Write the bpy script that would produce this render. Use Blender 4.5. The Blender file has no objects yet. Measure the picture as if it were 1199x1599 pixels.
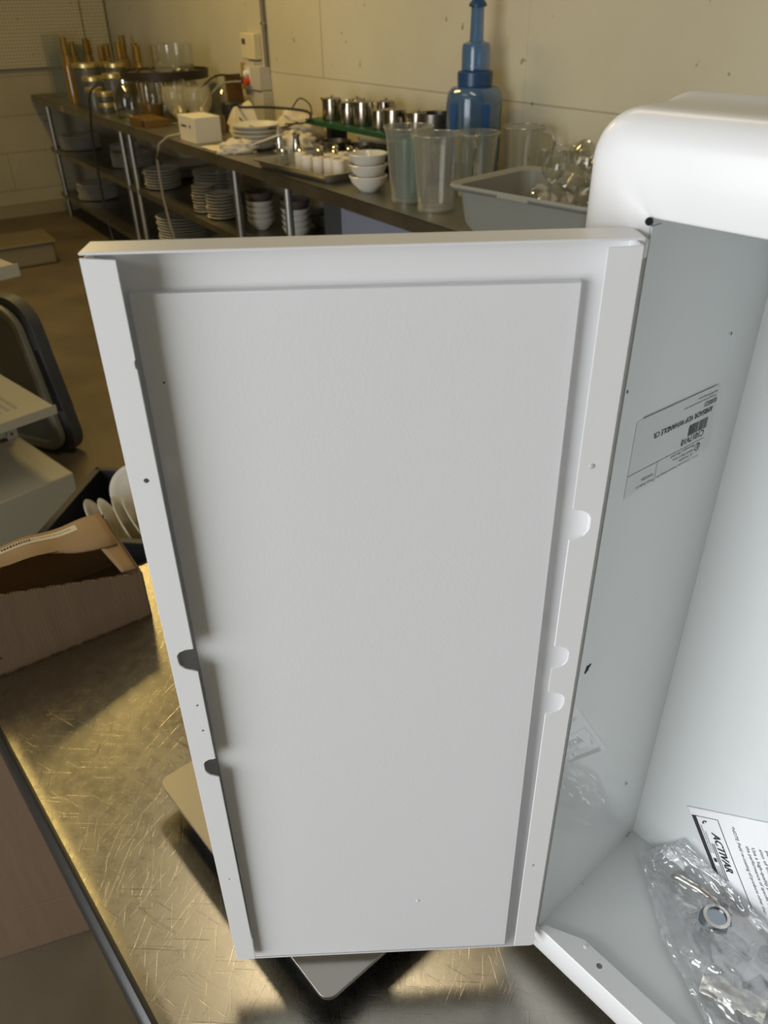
import bpy, bmesh, math, random
from mathutils import Vector, Matrix, noise
random.seed(7)
PI = math.pi
SC = bpy.context.scene
COL = SC.collection

# ------------------------------------------------------------------ camera
cam_d = bpy.data.cameras.new('camera'); cam = bpy.data.objects.new('camera', cam_d); COL.objects.link(cam)
M = ((0.9997920389, -0.0203931091, 0.0), (-0.0111466818, -0.5464769327, 0.8373999721), (-0.0170771892, -0.8372258256, -0.5465906023))
rot = Matrix([[M[i][0], -M[i][1], -M[i][2]] for i in range(3)])
cam.matrix_world = Matrix.Translation((0, 0, 1.61)) @ rot.to_4x4()
cam_d.sensor_fit = 'VERTICAL'; cam_d.sensor_height = 36; cam_d.lens = 1232.27 / 1599 * 36
cam_d.clip_start = .02
cam_d.dof.use_dof = True; cam_d.dof.focus_distance = .62; cam_d.dof.aperture_fstop = 13
SC.camera = cam

# ------------------------------------------------------------------ light
KEY_E, KEY_C = 140, (.95, .975, 1.0)
W = bpy.data.worlds.new('world'); SC.world = W; W.use_nodes = True
W.node_tree.nodes['Background'].inputs[0].default_value = (.8, .9, 1, 1)
W.node_tree.nodes['Background'].inputs[1].default_value = .25
SC.view_settings.view_transform = 'Standard'; SC.view_settings.look = 'None'
SC.view_settings.exposure = 0.0; SC.view_settings.gamma = 1; SC.view_settings.use_curve_mapping = False

# frame of the long back wall and its table: p along the table towards the camera, q into the wall
E0 = Vector((-2.95, 7.64, 0)); P = Vector((.5433, -.8395, 0)); Q = Vector((.8395, .5433, 0))
RZ = math.atan2(P.y, P.x)
def T(p, q, z=0): return E0 + P * p + Q * q + Vector((0, 0, z))

def area(name, loc, direction, sx, sy, e, c, roll=None):
    l = bpy.data.lights.new(name, 'AREA'); l.shape = 'RECTANGLE'; l.size = sx; l.size_y = sy; l.energy = e; l.color = c
    o = bpy.data.objects.new(name, l); COL.objects.link(o)
    d = Vector(direction).normalized()
    if roll is None: o.rotation_euler = d.to_track_quat('-Z', 'Y').to_euler()
    else: o.rotation_euler = (0, 0, roll)
    o.location = loc
    return o
area('daylight_door', T(7.72, -4.95, 1.45), Q, 2.6, 2.6, KEY_E, KEY_C)
WARM = (1.0, .72, .25)
area('ceiling_tube_near', (-1.42, 2.20, 3.12), (0, 0, -1), 1.0, .16, 5.0, WARM, roll=math.atan2(-.785, .62))
area('ceiling_tube_far', T(3.15, -.70, 3.1), (0, 0, -1), 1.7, .3, 44, WARM, roll=RZ)
area('ceiling_tube_mid', T(6.35, -.55, 3.1), (0, 0, -1), 1.2, .25, 10, (1.0, .82, .56), roll=RZ)

# ------------------------------------------------------------------ materials
def mat(name, col, rough=.5, metal=0, coat=0, coat_r=.08, var=0, vscale=6, col2=None, bump=0, bscale=60, spec=.5, trans=0, ior=1.45, rvar=0, stretch=None):
    m = bpy.data.materials.new(name); m.use_nodes = True
    nt = m.node_tree; b = nt.nodes['Principled BSDF']
    b.inputs['Base Color'].default_value = (*col, 1); b.inputs['Roughness'].default_value = rough
    b.inputs['Metallic'].default_value = metal; b.inputs['Coat Weight'].default_value = coat
    b.inputs['Coat Roughness'].default_value = coat_r; b.inputs['Specular IOR Level'].default_value = spec
    b.inputs['Transmission Weight'].default_value = trans; b.inputs['IOR'].default_value = ior
    tc = nt.nodes.new('ShaderNodeTexCoord'); vec = tc.outputs['Object']
    if stretch:
        mp = nt.nodes.new('ShaderNodeMapping'); mp.inputs['Scale'].default_value = stretch[:3]
        if len(stretch) > 3: mp.inputs['Rotation'].default_value = (0, 0, stretch[3])
        nt.links.new(vec, mp.inputs[0]); vec = mp.outputs[0]
    if var or col2 or rvar:
        n = nt.nodes.new('ShaderNodeTexNoise'); n.inputs['Scale'].default_value = vscale; n.inputs['Detail'].default_value = 5
        nt.links.new(vec, n.inputs['Vector'])
        if var or col2:
            r = nt.nodes.new('ShaderNodeValToRGB')
            c2 = col2 or tuple(max(0, c * (1 - var)) for c in col)
            r.color_ramp.elements[0].position = .35; r.color_ramp.elements[1].position = .65
            r.color_ramp.elements[0].color = (*c2, 1); r.color_ramp.elements[1].color = (*col, 1)
            nt.links.new(n.outputs[0], r.inputs[0]); nt.links.new(r.outputs[0], b.inputs['Base Color'])
        if rvar:
            mr = nt.nodes.new('ShaderNodeMapRange'); mr.inputs['From Min'].default_value = .3; mr.inputs['From Max'].default_value = .7
            mr.inputs['To Min'].default_value = rough - rvar; mr.inputs['To Max'].default_value = rough + rvar
            nt.links.new(n.outputs[0], mr.inputs[0]); nt.links.new(mr.outputs[0], b.inputs['Roughness'])
    if bump:
        n = nt.nodes.new('ShaderNodeTexNoise'); n.inputs['Scale'].default_value = bscale; n.inputs['Detail'].default_value = 4
        bp = nt.nodes.new('ShaderNodeBump'); bp.inputs['Strength'].default_value = bump; bp.inputs['Distance'].default_value = .002
        nt.links.new(vec, n.inputs['Vector']); nt.links.new(n.outputs[0], bp.inputs['Height']); nt.links.new(bp.outputs[0], b.inputs['Normal'])
    return m

def clear(name, tint=(.9, .92, .9), gloss=.12, rough=.05, haze=0, haze_c=(.8, .8, .8)):
    m = bpy.data.materials.new(name); m.use_nodes = True; nt = m.node_tree
    for n in list(nt.nodes): nt.nodes.remove(n)
    out = nt.nodes.new('ShaderNodeOutputMaterial'); tr = nt.nodes.new('ShaderNodeBsdfTransparent'); tr.inputs[0].default_value = (*tint, 1)
    gl = nt.nodes.new('ShaderNodeBsdfGlossy'); gl.inputs['Roughness'].default_value = rough
    lw = nt.nodes.new('ShaderNodeLayerWeight'); lw.inputs[0].default_value = .35
    ma = nt.nodes.new('ShaderNodeMath'); ma.operation = 'MULTIPLY_ADD'; ma.inputs[1].default_value = .75; ma.inputs[2].default_value = gloss
    ma.use_clamp = True
    mx = nt.nodes.new('ShaderNodeMixShader'); nt.links.new(lw.outputs['Facing'], ma.inputs[0]); nt.links.new(ma.outputs[0], mx.inputs[0])
    nt.links.new(tr.outputs[0], mx.inputs[1]); nt.links.new(gl.outputs[0], mx.inputs[2]); last = mx
    if haze:
        df = nt.nodes.new('ShaderNodeBsdfDiffuse'); df.inputs[0].default_value = (*haze_c, 1)
        m2 = nt.nodes.new('ShaderNodeMixShader'); m2.inputs[0].default_value = haze
        nt.links.new(mx.outputs[0], m2.inputs[1]); nt.links.new(df.outputs[0], m2.inputs[2]); last = m2
    nt.links.new(last.outputs[0], out.inputs[0])
    return m

ENAMEL = mat('white_enamel', (.81, .81, .815), .42, coat=.3, coat_r=.2, bump=.03, bscale=420)
TUBWHITE = mat('tub_enamel', (.72, .745, .75), .42, coat=.9, coat_r=.03)
PANELW = mat('matt_white_panel', (.765, .77, .78), .5, bump=.05, bscale=500)
DARKHOLE = mat('dark_hole', (.012, .012, .014), .7)
def steel_mat(name):
    m = bpy.data.materials.new(name); m.use_nodes = True; nt = m.node_tree; b = nt.nodes['Principled BSDF']; L = nt.links
    b.inputs['Metallic'].default_value = 1; b.inputs['Base Color'].default_value = (.40, .38, .325, 1)
    tc = nt.nodes.new('ShaderNodeTexCoord')
    def nz(scale, detail, sc=(1, 1, 1), rz=0, rough=.6):
        mp = nt.nodes.new('ShaderNodeMapping'); mp.inputs['Rotation'].default_value = (0, 0, rz); L.new(tc.outputs['Object'], mp.inputs[0])
        m2 = nt.nodes.new('ShaderNodeMapping'); m2.inputs['Scale'].default_value = sc; L.new(mp.outputs[0], m2.inputs[0])
        n = nt.nodes.new('ShaderNodeTexNoise'); n.inputs['Scale'].default_value = scale; n.inputs['Detail'].default_value = detail; n.inputs['Roughness'].default_value = rough
        L.new(m2.outputs[0], n.inputs['Vector']); return n.outputs[0]
    def mr(x, a, b_, c, d):
        k = nt.nodes.new('ShaderNodeMapRange'); L.new(x, k.inputs[0])
        for i_, v_ in zip((1, 2, 3, 4), (a, b_, c, d)): k.inputs[i_].default_value = v_
        return k.outputs[0]
    def add(x, y, op='ADD'):
        k = nt.nodes.new('ShaderNodeMath'); k.operation = op; L.new(x, k.inputs[0]); L.new(y, k.inputs[1]); return k.outputs[0]
    scr = None
    for rz, th in ((.5, .69), (1.15, .70), (2.3, .70), (-.35, .71), (.8, .70)):      # fine scratches in several directions
        x = mr(nz(17, 1, (1.0, 38, 1), rz, .3), th, th + .05, 0, 1); scr = x if scr is None else add(scr, x, 'MAXIMUM')
    r = add(mr(nz(60, 9, rough=.8), .3, .7, .20, .31), mr(nz(3, 3), .3, .7, -.03, .05)); r = add(r, mr(scr, 0, 1, 0, -.05)); L.new(r, b.inputs['Roughness'])
    bp = nt.nodes.new('ShaderNodeBump'); bp.inputs['Strength'].default_value = .15; bp.inputs['Distance'].default_value = .0003
    L.new(add(mr(nz(150, 4), 0, 1, 0, .5), scr, 'SUBTRACT'), bp.inputs['Height']); L.new(bp.outputs[0], b.inputs['Normal'])
    return m
STEEL = steel_mat('scratched_steel')
RIMSTEEL = mat('darkened_steel_rim', (.10, .10, .10), .34, metal=1, bump=.05)  # rolled edge mirrors the dark floor; that darkness is put into its colour
BRUSHED = mat('brushed_platform_steel', (.46, .44, .40), .33, metal=1, bump=.05, bscale=200, stretch=(1, 14, 1))
BLACKP = mat('black_plastic', (.018, .018, .02), .45)
CHROME = mat('chrome', (.62, .60, .55), .16, metal=1)
BGSTEEL = mat('worn_steel', (.36, .34, .28), .42, metal=1, var=.3, vscale=4, bump=.1)
GALV = mat('galvanised_steel', (.5, .5, .46), .4, metal=1, var=.2)
CARD = mat('cardboard_brown', (.19, .125, .078), .85, var=.09, vscale=9, bump=.12, bscale=40, stretch=(9, 9, .6))
CARDTAN = mat('cardboard_tan', (.38, .25, .12), .8, var=.15, vscale=7, bump=.15, bscale=30)
CONCRETE = mat('concrete_floor', (.16, .125, .08), .62, col2=(.105, .082, .05), vscale=2.2, bump=.35, bscale=30)
PORC = mat('white_porcelain', (.66, .63, .55), .3, coat=.4)
CLOTH = mat('white_cloth', (.62, .56, .46), .9, bump=.4, bscale=25)
PAPER = mat('white_paper', (.86, .86, .88), .6)
INK = mat('black_ink', (.03, .03, .035), .6)
GREYINK = mat('grey_ink', (.22, .22, .24), .6)
LABELM = mat('label_film', (.62, .64, .63), .3, coat=.5, coat_r=.04)
GREY = mat('grey_plastic', (.22, .22, .185), .5)
DGREY = mat('dark_grey_plastic', (.06, .065, .07), .5)
CREAM = mat('dimmed_cream_enamel', (.33, .30, .215), .5)  # shelving colour darkened, standing in for daylight that hardly reaches it
TUBGREY = mat('bus_tub_grey', (.25, .25, .215), .5)
GREENB = mat('green_board', (.01, .07, .025), .5)
AMBER = mat('amber_glass', (.19, .105, .008), .14, coat=.8, spec=.8)
HONEY = mat('amber_liquid', (.16, .085, .012), .25)
DARKJAR = mat('dark_jar_glass', (.06, .065, .066), .35, coat=.25, coat_r=.2)
GOLD = mat('gold_lid', (.70, .58, .26), .35, metal=.85)
BLUEP = clear('blue_translucent', (.36, .54, .82), .06, .12, .25, (.12, .24, .42))
BLUED = mat('deep_blue_plastic', (.02, .06, .15), .3)
CLEAR = clear('clear_glass', (.90, .92, .88), .06, .04)
FROST = clear('cloudy_polycarbonate', (.86, .85, .78), .05, .15, .16, (.60, .60, .52))
TEALF = clear('teal_tinted_polycarbonate', (.55, .72, .66), .05, .2, .2, (.15, .35, .32))
BAGM = clear('clear_bag_plastic', (.93, .93, .94), .15, .12, .17, (.90, .91, .93))
WAX = mat('white_wax', (.72, .66, .55), .5)
REDP = mat('red_plug', (.55, .06, .02), .4)
YBOX = mat('yellow_board', (.36, .25, .06), .6)
WIREW = mat('grey_cable', (.30, .28, .22), .5)
WIREB = mat('black_cable', (.02, .02, .018), .5)
SWITCH = mat('switch_box_grey', (.50, .47, .41), .5)
FREEZE = mat('bluish_white_metal', (.26, .27, .33), .5)
BROWNRIM = mat('brown_rim', (.03, .022, .014), .45)

# ------------------------------------------------------------------ mesh builder
class MB:
    def __init__(s): s.bm = bmesh.new()
    def _mi(s, verts, mi):
        if mi:
            vs = set(verts)
            for f in s.bm.faces:
                if all(v in vs for v in f.verts): f.material_index = mi
    def box(s, c, size, rz=0, rx=0, ry=0, mi=0, mtx=None):
        m = mtx if mtx else Matrix.Translation(c) @ Matrix.Rotation(rz, 4, 'Z') @ Matrix.Rotation(rx, 4, 'X') @ Matrix.Rotation(ry, 4, 'Y') @ Matrix.Diagonal((*size, 1))
        r = bmesh.ops.create_cube(s.bm, size=1, matrix=m); s._mi(r['verts'], mi); return s
    def hull8(s, pts, mi=0):   # 8 corners: bottom loop 4, top loop 4
        v = [s.bm.verts.new(p) for p in pts]
        for f in ((3, 2, 1, 0), (4, 5, 6, 7), (0, 1, 5, 4), (1, 2, 6, 5), (2, 3, 7, 6), (3, 0, 4, 7)):
            fc = s.bm.faces.new([v[i] for i in f]); fc.material_index = mi
        return s
    def lathe(s, prof, seg=24, c=(0, 0, 0), mi=0, mtx=None, a0=0):
        rings = []; off = Vector(c)
        for r, z in prof:
            if r < 1e-6: ring = [s.bm.verts.new(Vector((0, 0, z)))]
            else: ring = [s.bm.verts.new(Vector((r * math.cos(a0 + 2 * PI * i / seg), r * math.sin(a0 + 2 * PI * i / seg), z))) for i in range(seg)]
            for v in ring: v.co = (mtx @ v.co if mtx else v.co) + off
            rings.append(ring)
        for a, b in zip(rings, rings[1:]):
            for i in range(seg):
                j = (i + 1) % seg
                if len(a) == 1 and len(b) == 1: continue
                vs = [a[0], b[i], b[j]] if len(a) == 1 else ([a[i], b[0], a[j]] if len(b) == 1 else [a[i], b[i], b[j], a[j]])
                f = s.bm.faces.new(vs[::-1] if False else vs); f.material_index = mi
        return s
    def tube(s, pts, r, seg=8, mi=0):
        pts = [Vector(p) for p in pts]; rings = []
        for i, p in enumerate(pts):
            d = (pts[min(i + 1, len(pts) - 1)] - pts[max(i - 1, 0)]).normalized()
            up = Vector((0, 0, 1)) if abs(d.z) < .95 else Vector((1, 0, 0))
            a = d.cross(up).normalized(); b = d.cross(a)
            rings.append([s.bm.verts.new(p + (a * math.cos(2 * PI * k / seg) + b * math.sin(2 * PI * k / seg)) * r) for k in range(seg)])
        for A, B in zip(rings, rings[1:]):
            for k in range(seg):
                f = s.bm.faces.new([A[k], B[k], B[(k + 1) % seg], A[(k + 1) % seg]]); f.material_index = mi
        for R, rev in ((rings[0], 0), (rings[-1], 1)):
            f = s.bm.faces.new(R[::-1] if rev else R); f.material_index = mi
        return s
    def plate(s, outer, holes=(), th=.001, frame=None, mi=0):
        """flat sheet: 2D outline with holes, extruded by th; frame maps (x, y, t) to 3D"""
        fr = frame or (lambda x, y, t: Vector((x, y, t)))
        loops = [outer] + list(holes); sub = bmesh.new(); edges = []
        for L in loops:
            vs = [sub.verts.new((x, y, 0)) for x, y in L]
            for i in range(len(vs)): edges.append(sub.edges.new((vs[i], vs[(i + 1) % len(vs)])))
        bmesh.ops.triangle_fill(sub, use_beauty=True, edges=edges, use_dissolve=False)
        sub.verts.index_update()
        top = [s.bm.verts.new(fr(v.co.x, v.co.y, th)) for v in sub.verts]; bot = [s.bm.verts.new(fr(v.co.x, v.co.y, 0)) for v in sub.verts]
        for f in sub.faces:
            ids = [v.index for v in f.verts]
            a = s.bm.faces.new([top[i] for i in ids]); b = s.bm.faces.new([bot[i] for i in ids[::-1]]); a.material_index = b.material_index = mi
        n = 0
        for L in loops:
            k = len(L)
            for i in range(k):
                a, b = n + i, n + (i + 1) % k
                f = s.bm.faces.new([top[a], top[b], bot[b], bot[a]]); f.material_index = mi
            n += k
        sub.free(); return s
    def grid(s, fn, nu, nv, mi=0, closed_u=False):
        vs = [[s.bm.verts.new(fn(i / nu, j / nv)) for j in range(nv + 1)] for i in range(nu + (0 if closed_u else 1))]
        for i in range(nu):
            for j in range(nv):
                a = vs[i]; b = vs[(i + 1) % len(vs)]
                f = s.bm.faces.new([a[j], b[j], b[j + 1], a[j + 1]]); f.material_index = mi
        return s
    def build(s, name, mats, parent=None, smooth=True, bevel=0, segs=2, recalc=True, solid=0, ang=35):
        if recalc: bmesh.ops.recalc_face_normals(s.bm, faces=s.bm.faces)
        me = bpy.data.meshes.new(name); s.bm.to_mesh(me); s.bm.free()
        for m in (mats if isinstance(mats, (list, tuple)) else [mats]): me.materials.append(m)
        o = bpy.data.objects.new(name, me); COL.objects.link(o)
        if parent: o.parent = parent
        if smooth:
            for p in me.polygons: p.use_smooth = True
            try: me.set_sharp_from_angle(angle=math.radians(ang))
            except Exception: pass
        if solid:
            sm = o.modifiers.new('solid', 'SOLIDIFY'); sm.thickness = solid; sm.offset = 0
        if bevel:
            bv = o.modifiers.new('bevel', 'BEVEL'); bv.width = bevel; bv.segments = segs; bv.limit_method = 'ANGLE'; bv.angle_limit = math.radians(35)
            bv.harden_normals = False
        return o

def tag(o, label=None, cat=None, group=None, kind=None):
    if label: o['label'] = label
    if cat: o['category'] = cat
    if group: o['group'] = group
    if kind: o['kind'] = kind
    return o
def thing(name, label, cat, loc=(0, 0, 0), rz=0, group=None):
    o = bpy.data.objects.new(name, None); COL.objects.link(o); o.location = loc; o.rotation_euler = (0, 0, rz)
    o.empty_display_size = .05
    return tag(o, label, cat, group)
def dup(o, loc, rz=None, label=None, group=None, rot=None, scale=None):
    c = o.copy(); COL.objects.link(c); c.location = loc
    if rz is not None: c.rotation_euler = (0, 0, rz)
    if rot is not None: c.rotation_euler = rot
    if scale: c.scale = scale
    if label: c['label'] = label
    if group: c['group'] = group
    for ch in [x for x in bpy.data.objects if x.parent == o]:
        k = ch.copy(); COL.objects.link(k); k.parent = c
        for g in [x for x in bpy.data.objects if x.parent == ch]:
            h = g.copy(); COL.objects.link(h); h.parent = k
    return c
def struct(o): return tag(o, kind='structure')

def text_verts(body, size, shear=0, spacing=1):
    cu = bpy.data.curves.new('lettering', 'FONT'); cu.body = body; cu.size = size; cu.shear = shear; cu.space_character = spacing
    cu.resolution_u = 2
    to = bpy.data.objects.new('lettering', cu); COL.objects.link(to)
    bpy.context.view_layer.update()
    me = bpy.data.meshes.new_from_object(to.evaluated_get(bpy.context.evaluated_depsgraph_get()))
    bpy.data.objects.remove(to); bpy.data.curves.remove(cu)
    vs = [v.co.copy() for v in me.vertices]; fs = [list(p.vertices) for p in me.polygons]
    bpy.data.meshes.remove(me)
    return vs, fs
def add_text(mb, body, size, fn, width=None, mi=0, bold=0, shear=0):
    """lettering laid on a surface; fn maps (x, y) of the text to 3D; width rescales it"""
    vs, fs = text_verts(body, size, shear)
    w = max(v.x for v in vs) - min(v.x for v in vs); k = width / w if width else 1
    for dx in ([0] if not bold else [-bold, 0, bold]):
        bv = [mb.bm.verts.new(fn(v.x * k + dx, v.y)) for v in vs]
        for f in fs:
            try: mb.bm.faces.new([bv[i] for i in f]).material_index = mi
            except ValueError: pass

# ------------------------------------------------------------------ room
def wall_mat(name, c1, c2, lines=(), vlines=(), brick=None, peg=False):
    m = bpy.data.materials.new(name); m.use_nodes = True; nt = m.node_tree; b = nt.nodes['Principled BSDF']; L = nt.links
    b.inputs['Roughness'].default_value = .75
    tc = nt.nodes.new('ShaderNodeTexCoord'); sep = nt.nodes.new('ShaderNodeSeparateXYZ'); L.new(tc.outputs['Object'], sep.inputs[0])
    n = nt.nodes.new('ShaderNodeTexNoise'); n.inputs['Scale'].default_value = 1.6; n.inputs['Detail'].default_value = 6; L.new(tc.outputs['Object'], n.inputs['Vector'])
    r = nt.nodes.new('ShaderNodeValToRGB'); r.color_ramp.elements[0].position = .35; r.color_ramp.elements[1].position = .65
    r.color_ramp.elements[0].color = (*c2, 1); r.color_ramp.elements[1].color = (*c1, 1); L.new(n.outputs[0], r.inputs[0])
    col = r.outputs[0]
    def math_(op, a, bb=None, c=None):
        k = nt.nodes.new('ShaderNodeMath'); k.operation = op
        for i, x in enumerate((a, bb, c)):
            if x is None: continue
            if hasattr(x, 'is_linked') or hasattr(x, 'links'): L.new(x, k.inputs[i])
            else: k.inputs[i].default_value = x
        return k.outputs[0]
    def darken(col, mask, amount):
        mx = nt.nodes.new('ShaderNodeMix'); mx.data_type = 'RGBA'; L.new(math_('MULTIPLY', mask, amount), mx.inputs[0]); L.new(col, mx.inputs[6])
        mx.inputs[7].default_value = (.10, .08, .045, 1); return mx.outputs[2]
    # small chips and specks
    v = nt.nodes.new('ShaderNodeTexNoise'); v.inputs['Scale'].default_value = 17; v.inputs['Detail'].default_value = 2; L.new(tc.outputs['Object'], v.inputs['Vector'])
    col = darken(col, math_('GREATER_THAN', v.outputs[0], .725), .55)
    for z, x0, x1, th, am in lines:
        mk = math_('MULTIPLY', math_('LESS_THAN', math_('ABSOLUTE', math_('SUBTRACT', sep.outputs[2], z)), th), math_('MULTIPLY', math_('GREATER_THAN', sep.outputs[0], x0), math_('LESS_THAN', sep.outputs[0], x1)))
        col = darken(col, mk, am)
    for x, z0, z1, th, am in vlines:
        mk = math_('MULTIPLY', math_('LESS_THAN', math_('ABSOLUTE', math_('SUBTRACT', sep.outputs[0], x)), th), math_('MULTIPLY', math_('GREATER_THAN', sep.outputs[2], z0), math_('LESS_THAN', sep.outputs[2], z1)))
        col = darken(col, mk, am)
    if peg:
        fx = math_('SUBTRACT', math_('FRACT', math_('DIVIDE', sep.outputs[0], .0254)), .5); fz = math_('SUBTRACT', math_('FRACT', math_('DIVIDE', sep.outputs[2], .0254)), .5)
        d = math_('ADD', math_('MULTIPLY', fx, fx), math_('MULTIPLY', fz, fz)); col = darken(col, math_('LESS_THAN', d, .055), .75)
    bp = nt.nodes.new('ShaderNodeBump'); bp.inputs['Strength'].default_value = .35; bp.inputs['Distance'].default_value = .004
    n2 = nt.nodes.new('ShaderNodeTexNoise'); n2.inputs['Scale'].default_value = 26; L.new(tc.outputs['Object'], n2.inputs['Vector']); L.new(n2.outputs[0], bp.inputs['Height']); L.new(bp.outputs[0], b.inputs['Normal'])
    L.new(col, b.inputs['Base Color'])
    return m
WARMLITW = (.56, .52, .39)  # white walls; the warm dim lamplight on them is put into this colour
WALLM = wall_mat('warm_lit_wall', WARMLITW, (.51, .47, .345), lines=[(1.24, 2.9, 9, .003, .45), (.43, -1, 12, .003, .4)],
                 vlines=[(3.70, 1.24, 3.2, .004, .6), (5.33, .9, 3.2, .002, .18), (1.55, .9, 3.2, .002, .2)])
BLOCKM = wall_mat('painted_block_wall', (.37, .33, .22), (.32, .28, .18),  # block colour lowered to stand for weaker daylight on this wall
                  lines=[(.215, -9, 9, .004, .5), (.52, -9, 9, .004, .5), (.805, -9, 9, .004, .45), (1.10, -9, 9, .004, .4)],
                  vlines=[(.12, .52, .805, .004, .5), (-.30, .215, .52, .004, .4), (-.55, .805, 1.1, .004, .4)])
PEGM = wall_mat('pegboard', (.45, .40, .27), (.41, .36, .24), peg=True)
CEILM = mat('white_ceiling', (.36, .34, .27), .9)

def wall(name, p0, p1, q, z0, z1, m, th=.12):   # wall running along p
    return struct(MB().box(((p0 + p1) / 2, q + th / 2, (z0 + z1) / 2), (p1 - p0, th, z1 - z0)).build(name, m, smooth=False))
def place_pq(o): o.location = (E0.x, E0.y, 0); o.rotation_euler = (0, 0, RZ); return o
HZ = 3.2; PMAX = 11.5; QMIN = -5.1
place_pq(wall('wall_back', -.17, PMAX, .78, 0, HZ, WALLM))
o = MB().box(((-.05 + PMAX) / 2, (QMIN + .78) / 2, -.05), (PMAX + .3, .78 - QMIN + .3, .1)).build('floor', CONCRETE, smooth=False); struct(place_pq(o))
o = MB().box(((-.05 + PMAX) / 2, (QMIN + .78) / 2, HZ + .05), (PMAX + .3, .78 - QMIN + .3, .1)).build('ceiling', CEILM, smooth=False); struct(place_pq(o))
def wall_q(name, p, q0, q1, m, side):   # wall running along q, local x along q
    o = MB().box(((q0 + q1) / 2, side * .06, HZ / 2), (q1 - q0, .12, HZ)).build(name, m, smooth=False)
    o.location = T(p, 0); o.rotation_euler = (0, 0, math.atan2(Q.y, Q.x)); return struct(o)
wall_q('wall_left', -.05, QMIN, .78, BLOCKM, 1)
wall_q('wall_right', PMAX, QMIN, .78, WALLM, -1)
# entrance wall with the roll-up door standing open (behind and left of the camera)
mb = MB(); th = .12; q = QMIN - .0
mb.box(((-.05 + 6.37) / 2, q - th / 2, HZ / 2), (6.42, th, HZ)).box(((9.07 + PMAX) / 2, q - th / 2, HZ / 2), (PMAX - 9.07, th, HZ)).box((7.72, q - th / 2, (2.8 + HZ) / 2), (2.7, th, HZ - 2.8))
struct(place_pq(mb.build('wall_front', WALLM, smooth=False)))
# pegboard sheet on the left wall, its batten and a brown skirting board
o = MB().box((-.55, -.045, 2.085), (2.2, .02, 1.85)).build('trim_1', PEGM, smooth=False)
o.location = T(-.05, 0); o.rotation_euler = (0, 0, math.atan2(Q.y, Q.x)); struct(o)
o = MB().box((.66, -.040, 2.085), (.20, .02, 1.85)).build('trim_2', PEGM, smooth=False)
o.location = T(-.05, 0); o.rotation_euler = (0, 0, math.atan2(Q.y, Q.x)); struct(o)
o = MB().box((-1.3, -.02, .05), (4.0, .04, .10)).build('baseboard_left', mat('brown_skirting', (.24, .20, .12), .8), smooth=False)
o.location = T(-.05, 0); o.rotation_euler = (0, 0, math.atan2(Q.y, Q.x)); struct(o)

# ------------------------------------------------------------------ foreground steel table
TZ = .845
SDIR = Vector((.6235, -.7818, 0)); G0 = Vector((-.474, .6935, TZ))
t = thing('steel_table', 'scratched stainless steel work table with rolled edge under the white cabinet', 'table', (G0.x, G0.y, 0), math.atan2(SDIR.y, SDIR.x))
mb = MB()
prof = [(.90, .0), (.0, 0), (-.013, .003), (-.018, .002), (-.0225, -.002), (-.0255, -.009), (-.0262, -.018), (-.024, -.034), (-.004, -.034), (-.004, -.006), (.90, -.006)]
L0, L1 = -.215, 1.5
rings = [[mb.bm.verts.new((s_, w_, TZ + z_)) for w_, z_ in prof] for s_ in (L0, L1)]
n = len(prof)
for i in range(n):
    j = (i + 1) % n
    f = mb.bm.faces.new([rings[0][i], rings[0][j], rings[1][j], rings[1][i]])
    f.material_index = 1 if 2 <= i <= 8 else 0
for R in rings:
    for k in range(1, n - 1):
        try: mb.bm.faces.new([R[0], R[k], R[k + 1]])
        except ValueError: pass
mb.build('table_top', [STEEL, RIMSTEEL], t, ang=28)
for s_, w_ in ((-.12, .14), (1.38, .14), (-.12, .8), (1.38, .8)):
    MB().lathe([(0, 0), (.02, 0), (.021, .05), (.021, TZ - .0066), (0, TZ - .0066)], 16, (s_, w_, 0)).build('leg', GALV, t)

# ------------------------------------------------------------------ the white extinguisher cabinet
A = Vector((.1294, .3882, .91)); U = Vector((.6508, -.7593, 0)); V = Vector((.7593, .6508, 0))
cab = thing('extinguisher_cabinet', 'white enamelled metal fire extinguisher cabinet with its door swung open, standing on steel table', 'cabinet', (A.x, A.y, TZ))
OFF = Vector((A.x, A.y, TZ))
def K(u, v, z): return A + U * u + V * v + Vector((0, 0, z)) - OFF
OW, OH = .263, .610
# curved trim frame swept round the opening
pr_ = [(0, .001), (.0015, 0), (.027, 0)]
R_ = .018; ex = .045
for k in range(1, 9):
    a = k / 8 * PI / 2; pr_.append((ex - R_ + R_ * math.sin(a), R_ - R_ * math.cos(a)))
pr_ += [(ex, .028), (ex, .040), (ex + .0002, .050), (ex + .0012, .058), (ex + .0022, .0620), (ex + .0024, .0640), (ex + .0010, .066), (.008, .066)]
def rrect(o_, rad, seg=10):
    u0, u1, z0, z1 = -o_, OW + o_, -o_, OH + o_; pts = []
    for cx, cz, a0 in ((u1 - rad, z0 + rad, -PI / 2), (u1 - rad, z1 - rad, 0), (u0 + rad, z1 - rad, PI / 2), (u0 + rad, z0 + rad, PI)):
        for k in range(seg + 1):
            a = a0 + k / seg * PI / 2; pts.append((cx + rad * math.cos(a), cz + rad * math.sin(a)))
    return pts
mb = MB(); rings = []
for o_, v_ in pr_:
    rad = max(.0006, (o_ - .012) * .72) if v_ < .03 else (ex - .012) * .72
    rings.append([mb.bm.verts.new(K(u_, v_, z_)) for u_, z_ in rrect(o_, rad)])
for a, b in zip(rings, rings[1:]):
    m_ = len(a)
    for i in range(m_): mb.bm.faces.new([a[i], a[(i + 1) % m_], b[(i + 1) % m_], b[i]])
mb.build('trim_frame', ENAMEL, cab, ang=40)
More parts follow.
